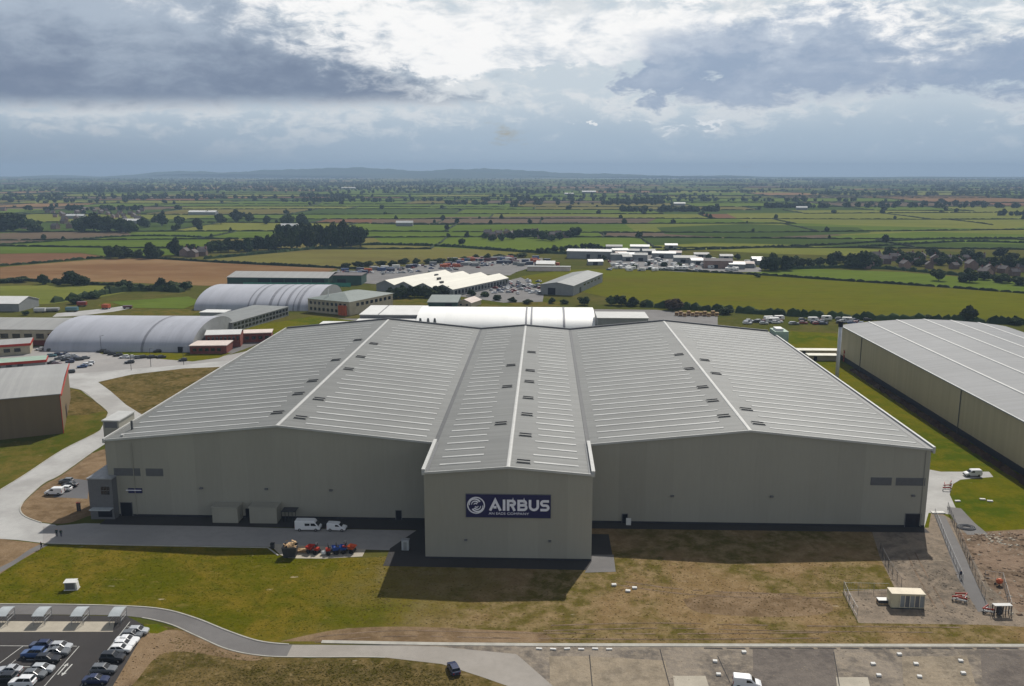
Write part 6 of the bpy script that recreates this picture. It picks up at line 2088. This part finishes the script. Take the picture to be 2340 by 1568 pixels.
for i in range(16):
    u = 790 + i * 27
    tree(u, 612 - i * 1.7 + random.uniform(-2, 3), random.uniform(10, 15), random.uniform(22, 34), f'{ordinal(i)} dark bush from the left behind the scrap rows', 'bushes behind the scrap rows', hide_trunk=1)
RIGHT = [(1336, 697, 22, 30, 'round dark tree at the near edge of the big meadow'), (1398, 697, 24, 32, 'first dark tree of the row below the big meadow'), (1420, 698, 26, 34, 'second dark tree of the row below the big meadow'), (1446, 699, 22, 36, 'third dark tree of the row below the big meadow'),
         (1476, 700, 18, 34, 'last low tree of the row below the big meadow'), (1660, 718, 18, 40, 'dark round bush right of the pallet stacks'), (2210, 736, 40, 36, 'tall dark tree standing behind the olive-walled hall'), (2320, 742, 18, 30, 'dark bush at the right edge beyond the long hall'), (2120, 728, 10, 22, 'small bush on the meadow edge behind the long hall'),
         (2145, 642, 28, 32, 'lone round tree in the bright green strip'), (1732, 634, 10, 16, 'small lone bush at the left end of the bright green strip')]
for u, v, h, w, lab in RIGHT:
    tree(u, v, h, w, lab, hide_trunk=0 if 'lone round' in lab else 1)
tree(1541, 708, 28, 52, 'wide brown-red tree left of the pallet stacks', red=True, hide_trunk=1)
tree(1056, 562, 18, 18, 'small lone tree on the green meadow before the village')
VR = [(1748, 618, 34, 34), (1768, 619, 40, 44), (1795, 618, 36, 36), (1830, 612, 24, 30), (1850, 612, 24, 28), (1898, 610, 32, 28), (1945, 612, 36, 40), (1972, 613, 40, 46), (2000, 612, 30, 36), (2070, 606, 26, 34), (2100, 596, 22, 30), (2030, 590, 26, 34), (2150, 606, 22, 28), (2215, 645, 30, 40), (2270, 618, 28, 34), (2305, 614, 34, 36), (2332, 620, 28, 34), (2240, 610, 22, 30), (2190, 600, 20, 28), (1875, 606, 20, 26)] + [(2050 + q * 26, 588 + 10 * (q % 3), 20 + 3 * (q % 2), 30) for q in range(11)] + [(1815, 606, 24, 34), (1915, 600, 26, 34), (1985, 598, 24, 34), (2290, 646, 22, 36), (2330, 652, 20, 32), (2250, 640, 20, 30)]
for i, (u, v, h, w) in enumerate(sorted(VR)):
    tree(u, v, h, w, f'{ordinal(i)} tree from the left along the right-hand village', 'trees of the right-hand village', hide_trunk=1)
for i in range(12):
    tree(1108 + i * 19, 546 + 5 * math.sin(i) , random.uniform(16, 26), random.uniform(20, 28), f'{ORD[i]} tree from the left among the middle village houses', 'trees of the middle village', hide_trunk=1)
for i in range(9):
    tree(1236 + i * 16, 579 - i * 1.2, random.uniform(12, 18), random.uniform(16, 24), f'{ORD[i]} tree from the left in the row behind the white warehouse', 'row behind the white warehouse', hide_trunk=1)
for i in range(10):
    tree(1380 + i * 34, 612 + random.uniform(-20, 8), random.uniform(10, 18), random.uniform(14, 20), f'{ORD[i]} small tree from the left among the estate units', 'trees among the estate units', hide_trunk=1)
LEFTP = [(30, 528, 40, 60), (75, 530, 30, 40), (0, 528, 36, 50), (190, 528, 34, 40), (215, 530, 40, 46), (245, 530, 38, 44), (275, 531, 34, 40), (298, 532, 30, 32), (330, 520, 26, 28), (370, 516, 30, 30), (410, 516, 24, 26), (450, 518, 22, 24), (505, 512, 26, 26), (540, 506, 30, 30), (570, 508, 24, 26), (660, 516, 30, 34), (690, 516, 28, 34), (610, 512, 20, 22), (405, 526, 16, 16), (455, 526, 16, 16)]
for i, (u, v, h, w) in enumerate(sorted(LEFTP)):
    tree(u, v, h, w, f'{ORD[i]} tree from the left in the parkland behind the ploughed field', 'parkland trees behind the ploughed field', hide_trunk=1)

# trees of the far plain: the nearest as single trees, the rest one mass
far_pts = []
for ln in hedge_lines:
    for a, b in zip(ln, ln[1:]):
        L = math.hypot(b[0] - a[0], b[1] - a[1])
        nn = L / (190 if a[1] < 2500 else 150)
        for q in range(int(nn + random.random())):
            t_ = random.random()
            far_pts.append((a[0] + (b[0] - a[0]) * t_ + random.uniform(-3, 3), a[1] + (b[1] - a[1]) * t_ + random.uniform(-3, 3), random.uniform(4.5, 10.5)))
for q in range(190):                                  # copses and belts
    y = 1500 + 7200 * random.random() ** 0.8
    x = random.uniform(-0.66, 0.66) * y
    n_ = random.randint(14, 54)
    L = random.uniform(40, 300) * (1 + y / 4500)
    for j in range(n_):
        far_pts.append((x + random.uniform(-L, L), y + random.uniform(-14, 14), random.uniform(5, 13)))
far_pts = [p for p in far_pts if p[1] > 930]
far_pts.sort(key=lambda p: p[1])
single = far_pts[:110]
single.sort(key=lambda p: p[0] / p[1])
for i, (x, y, h) in enumerate(single):
    tree_xy(x, y, h, h * random.uniform(.75, 1.05), 'small distant tree in the hedgerows just beyond the near fields', 'distant hedgerow trees', crowns=CROWNS_FAR, hide_trunk=1)


def mass(pts, name, nface, size):
    P = np.array(pts)
    N = len(P)
    rr = rng
    d = rr.normal(size=(N, nface, 3)); d /= np.linalg.norm(d, axis=2, keepdims=True)
    rad = rr.random((N, nface, 1)) ** 0.3
    h = P[:, 2][:, None, None]
    c = d * rad * h * 0.48
    c[:, :, :2] *= rr.uniform(0.7, 1.7, (N, 1, 1))
    c[:, :, 2] = np.abs(c[:, :, 2] + h[:, :, 0] * 0.5)
    c[:, :, 0] += P[:, 0][:, None]; c[:, :, 1] += P[:, 1][:, None]
    nrm = d + rr.normal(size=d.shape) * .4; nrm /= np.linalg.norm(nrm, axis=2, keepdims=True)
    up = np.zeros_like(nrm); up[..., 2] = 1; up[..., 0] = .13
    a = np.cross(nrm, up); a /= np.linalg.norm(a, axis=2, keepdims=True)
    b = np.cross(nrm, a)
    s = h * size
    V = np.stack([c + a * s, c + b * s, c - a * s * .9, c - b * s], axis=2).reshape(-1, 3)
    me = bpy.data.meshes.new(name)
    nq = N * nface
    me.vertices.add(len(V)); me.vertices.foreach_set('co', V.ravel())
    me.loops.add(nq * 4); me.loops.foreach_set('vertex_index', np.arange(nq * 4, dtype=np.int32))
    me.polygons.add(nq); me.polygons.foreach_set('loop_start', np.arange(0, nq * 4, 4, dtype=np.int32)); me.polygons.foreach_set('loop_total', np.full(nq, 4, dtype=np.int32))
    me.materials.append(M['leaf'])
    me.update(calc_edges=True)
    o = bpy.data.objects.new(name, me)
    link(o)
    tag(o, kind='stuff')


rest = far_pts[110:]
mass([p for p in rest if p[1] < 2600], 'far_woodland', 70, 0.20)
mass([p for p in rest if p[1] >= 2600], 'distant_woodland', 26, 0.30)

# ------------------------------------------------------------------ tufts of rough grass near the camera
def in_poly(x, y, poly):
    c_ = False
    n_ = len(poly)
    for i in range(n_):
        (x1, y1), (x2, y2) = poly[i], poly[(i + 1) % n_]
        if (y1 > y) != (y2 > y) and x < (x2 - x1) * (y - y1) / (y2 - y1) + x1:
            c_ = not c_
    return c_


def tufts(name, poly, n, m_, smin, smax, clump=0.0):
    xs_, ys_ = [p[0] for p in poly], [p[1] for p in poly]
    mb = MB()
    cl = [(random.uniform(min(xs_), max(xs_)), random.uniform(min(ys_), max(ys_))) for q in range(90)]
    k_ = 0
    while k_ < n:
        if random.random() < clump:
            cx, cy = random.choice(cl)
            x, y = random.gauss(cx, 3.5), random.gauss(cy, 1.6)
        else:
            x, y = random.uniform(min(xs_), max(xs_)), random.uniform(min(ys_), max(ys_))
        k_ += 1
        if not in_poly(x, y, poly):
            continue
        s_ = random.uniform(smin, smax)
        a = random.uniform(0, 3.14)
        ca, sa = math.cos(a) * s_, math.sin(a) * s_
        h_ = s_ * random.uniform(0.2, 0.5)
        i = len(mb.v)
        mb.v += [(x - ca, y - sa, 0.02), (x + ca, y + sa, 0.02), (x + ca * .4 + .1 * s_, y + sa * .4, h_), (x - ca * .6, y - sa * .6 + .1 * s_, h_ * .8),
                 (x + sa, y - ca, 0.02), (x - sa, y + ca, 0.02), (x - sa * .5, y + ca * .5, h_ * .9), (x + sa * .5, y - ca * .5 + .1 * s_, h_)]
        mb.f += [(i, i + 1, i + 2, i + 3), (i + 4, i + 5, i + 6, i + 7)]
    struct(name, mb, m_, kind='stuff')


M['tuft_green'] = leaf('green_grass_blades', lin(64, 72, 10), lin(112, 104, 34), 0.5)
M['tuft_dry'] = leaf('dry_grass_blades', lin(92, 84, 38), lin(160, 140, 102), 0.5)
LAWN_P = GL([(0, 1312), (110, 1250), (300, 1249), (600, 1254), (640, 1280), (840, 1279), (900, 1262), (870, 1330), (900, 1380), (760, 1440), (600, 1460), (520, 1438), (450, 1408), (380, 1390), (300, 1382), (0, 1376)])
tufts('lawn_grass', LAWN_P, 11000, M['tuft_green'], 0.08, 0.22, 0.35)
tufts('dry_grass', GL([(880, 1300), (1400, 1320), (1420, 1275), (2000, 1280), (1920, 1350), (1950, 1425), (2340, 1428), (2340, 1466), (1250, 1466), (1230, 1440), (930, 1428), (800, 1430)]), 9000, M['tuft_dry'], 0.08, 0.24, 0.5)
tufts('verge_grass', GL([(400, 1450), (520, 1492), (610, 1506), (700, 1508), (880, 1510), (1000, 1526), (1090, 1555), (1130, 1600), (330, 1600), (330, 1540)]), 9000, M['tuft_dry'], 0.08, 0.26, 0.5)
tufts('verge_green_grass', GL([(560, 1520), (900, 1515), (1060, 1545), (1100, 1600), (420, 1600)]), 5000, M['tuft_green'], 0.08, 0.24, 0.7)
for j, ln in enumerate([[(1400, 1330), (1560, 1352), (1760, 1362), (1920, 1360)], [(1240, 1436), (1500, 1430), (1800, 1436), (2200, 1440)], [(720, 1462), (900, 1448), (1150, 1452), (1500, 1455), (1900, 1452)], [(2080, 1262), (2110, 1320), (2150, 1390)]]):
    pts = spline(GL(ln), 8)
    for off in (-0.9, 0.9):
        mb = MB()
        for (ax_, ay_), (bx_, by_) in zip(pts, pts[1:]):
            L_ = math.hypot(bx_ - ax_, by_ - ay_)
            nx_, ny_ = -(by_ - ay_) / L_ * off, (bx_ - ax_) / L_ * off
            wv = random.uniform(.16, .34)
            if random.random() < 0.85:
                mb.bar((ax_ + nx_, ay_ + ny_, 0.046 + j * 0.001), (bx_ + nx_, by_ + ny_, 0.046 + j * 0.001), wv, 0.003)
        struct('wheel_track', mb, M['spoil'])

def rubble(name, poly, n, m_, smin, smax):
    xs_, ys_ = [p[0] for p in poly], [p[1] for p in poly]
    cl = [(random.uniform(min(xs_), max(xs_)), random.uniform(min(ys_), max(ys_))) for q in range(24)]
    mb = MB()
    for q in range(n):
        if random.random() < 0.7:
            c_ = random.choice(cl); x, y = random.gauss(c_[0], 2.2), random.gauss(c_[1], 1.8)
        else:
            x, y = random.uniform(min(xs_), max(xs_)), random.uniform(min(ys_), max(ys_))
        if not in_poly(x, y, poly):
            continue
        r_ = smin + (smax - smin) * random.random() ** 2.5
        i = len(mb.v)
        for dx_, dy_, dz_ in ((-1, -1, 0), (1, -.8, 0), (1.1, 1, 0), (-.9, 1, 0), (-.5, -.5, .7), (.6, -.4, .8), (.5, .6, .6), (-.5, .5, .75)):
            mb.v.append((x + dx_ * r_ * random.uniform(.7, 1.2), y + dy_ * r_ * random.uniform(.7, 1.2), 0.02 + dz_ * r_ * random.uniform(.35, .8)))
        mb.f += [tuple(i + j for j in f_) for f_ in ((0, 1, 5, 4), (1, 2, 6, 5), (2, 3, 7, 6), (3, 0, 4, 7), (4, 5, 6, 7))]
    struct(name, mb, m_, kind='stuff')


YARD_P = GL([(2195, 1222), (2300, 1214), (2420, 1205), (2500, 1350), (2340, 1420), (2262, 1400), (2230, 1320)])
rubble('spoil_rubble', YARD_P, 900, M['spoil'], 0.08, 0.5)
rubble('pale_rubble', YARD_P, 500, M['slab'], 0.08, 0.40)
rubble('yard_gravel', GL([(2015, 1275), (2120, 1240), (2160, 1260), (2230, 1390), (2240, 1425), (1965, 1422), (1930, 1356), (2045, 1350)]), 1500, M['mud'], 0.05, 0.24)
rubble('apron_grit', GL([(1230, 1484), (2340, 1484), (2340, 1590), (1260, 1590)]), 900, M['apron_pale'], 0.04, 0.16)
rubble('bank_clods', GL([(335, 1446), (420, 1446), (520, 1488), (600, 1504), (560, 1512), (430, 1494), (360, 1504), (300, 1580), (262, 1568)]), 700, M['earth'], 0.05, 0.25)

# ------------------------------------------------------------------ villages
random.seed(9)
hw_ = MB().slab_yz([(-4, 0), (4, 0), (4, 5), (0, 8.2), (-4, 5)], -5, 5)
HWALL = hw_.mesh('house_wall', M['house_wall'])
HROOF = MB().slab_yz([(-4.4, 4.75), (0, 8.25), (0, 8.55), (-4.4, 5.05)], -5.3, 5.3).slab_yz([(0, 8.25), (4.4, 4.75), (4.4, 5.05), (0, 8.55)], -5.3, 5.3).mesh('house_roof', M['slate'])
HCHIM = MB().box(3.6, 4.4, -.5, .5, 8.2, 9.8).mesh('house_chimney', M['brick'])
HWIN = MB()
for x in (-3.2, 2.0):
    for z in (1.0, 3.4):
        HWIN.box(x, x + 1.2, -4.06, -4.004, z, z + 1.2)
HWIN = HWIN.mesh('house_windows', M['glass'])


def house(x, y, rz, s, label, group, full=True):
    t = thing('house', label, 'house', (x, y, 0), rz, group)
    t.scale = (s, s, s)
    for nm, me in (('wall', HWALL), ('roof', HROOF), ('chimney', HCHIM)):
        o = bpy.data.objects.new(nm, me)
        link(o, t)


VILL = []
for i in range(15):
    VILL.append((1115 + i * 13.6 + random.uniform(-3, 3), 543 + random.uniform(-8, 3), 'middle village among trees', 'middle village'))
for i in range(28):
    VILL.append((1955 + i * 14 + random.uniform(-4, 4), 603 + random.uniform(-10, 12) + (i > 20) * 18, 'right-hand village beyond the bright green strip', 'right-hand village'))
for i in range(46):
    VILL.append((random.uniform(-30, 360), random.uniform(480, 524), 'town on the left horizon side', 'left-hand town'))
for i in range(7):
    VILL.append((random.uniform(420, 480), random.uniform(579, 588), 'farmstead beside the dense wood', 'farmstead'))
VILL.sort()
cnt = {}
for u, v, place, grp in VILL:
    n_ = cnt.get(grp, 0); cnt[grp] = n_ + 1
    x, y = G(u, v)
    house(x, y, random.uniform(-.5, .5) + random.choice((0, 1.57)), random.uniform(.62, .95), f'{ordinal(n_)} small house from the left in the {place}', 'houses of the ' + grp)
FAR_SHEDS = [(272, 512, 40), (150, 500, 30), (640, 524, 26), (905, 517, 24), (1820, 480, 22), (1540, 470, 26), (780, 432, 60), (1330, 441, 50), (1290, 446, 30), (430, 491, 50)]
for i, (u, v, w) in enumerate(FAR_SHEDS):
    shed('white_farm_shed', f'{ORD[i]} distant white-roofed shed, listed from near left outward across the plain', G(u, v), 0.0, w, w * .3, 5, 7.5, 'x', M['grey_wall'], M['white'], group='distant white sheds')

# number the look-alikes of the far yards from left to right
byl = {}
for o in scene.objects:
    if o.parent is None and o.get('label') and o.get('group') and o.name.split('.')[0] in ('far_car', 'caravan', 'freight_container', 'tree', 'white_farm_shed', 'estate_unit'):
        lab = o['label']
        if o.name.startswith('far_car'):
            pn = o.material_slots[0].material.name.replace('car_paint_', '')
            lab = lab.replace('tiny car', f'tiny {pn} car').replace('tiny pale vehicle', f'tiny {pn} car')
        byl.setdefault(lab, []).append(o)
for lab, lst in byl.items():
    lst.sort(key=lambda o: o.location.x / o.location.y)
    for i, o in enumerate(lst):
        o['label'] = (f'{ordinal(i)} {lab} from the left' if len(lst) > 1 else lab)[:150]

# ------------------------------------------------------------------ the air over the plain
hz = MB().box(-11000, 11000, -900, 13600, -2.0, 175.0)
ho = bpy.data.objects.new('haze', hz.mesh('haze', bpy.data.materials.new('haze_air')))
link(ho)
tag(ho, kind='stuff')
hm = ho.data.materials[0]
hm.use_nodes = True
ht = NT(hm.node_tree)
pv = ht.n('ShaderNodeVolumePrincipled')
pv.inputs['Color'].default_value = (0.45, 0.62, 0.84, 1)
pv.inputs['Density'].default_value = 0.00012
pv.inputs['Anisotropy'].default_value = 0.0
hout = ht.n('ShaderNodeOutputMaterial')
ht.t.links.new(pv.outputs[0], hout.inputs['Volume'])
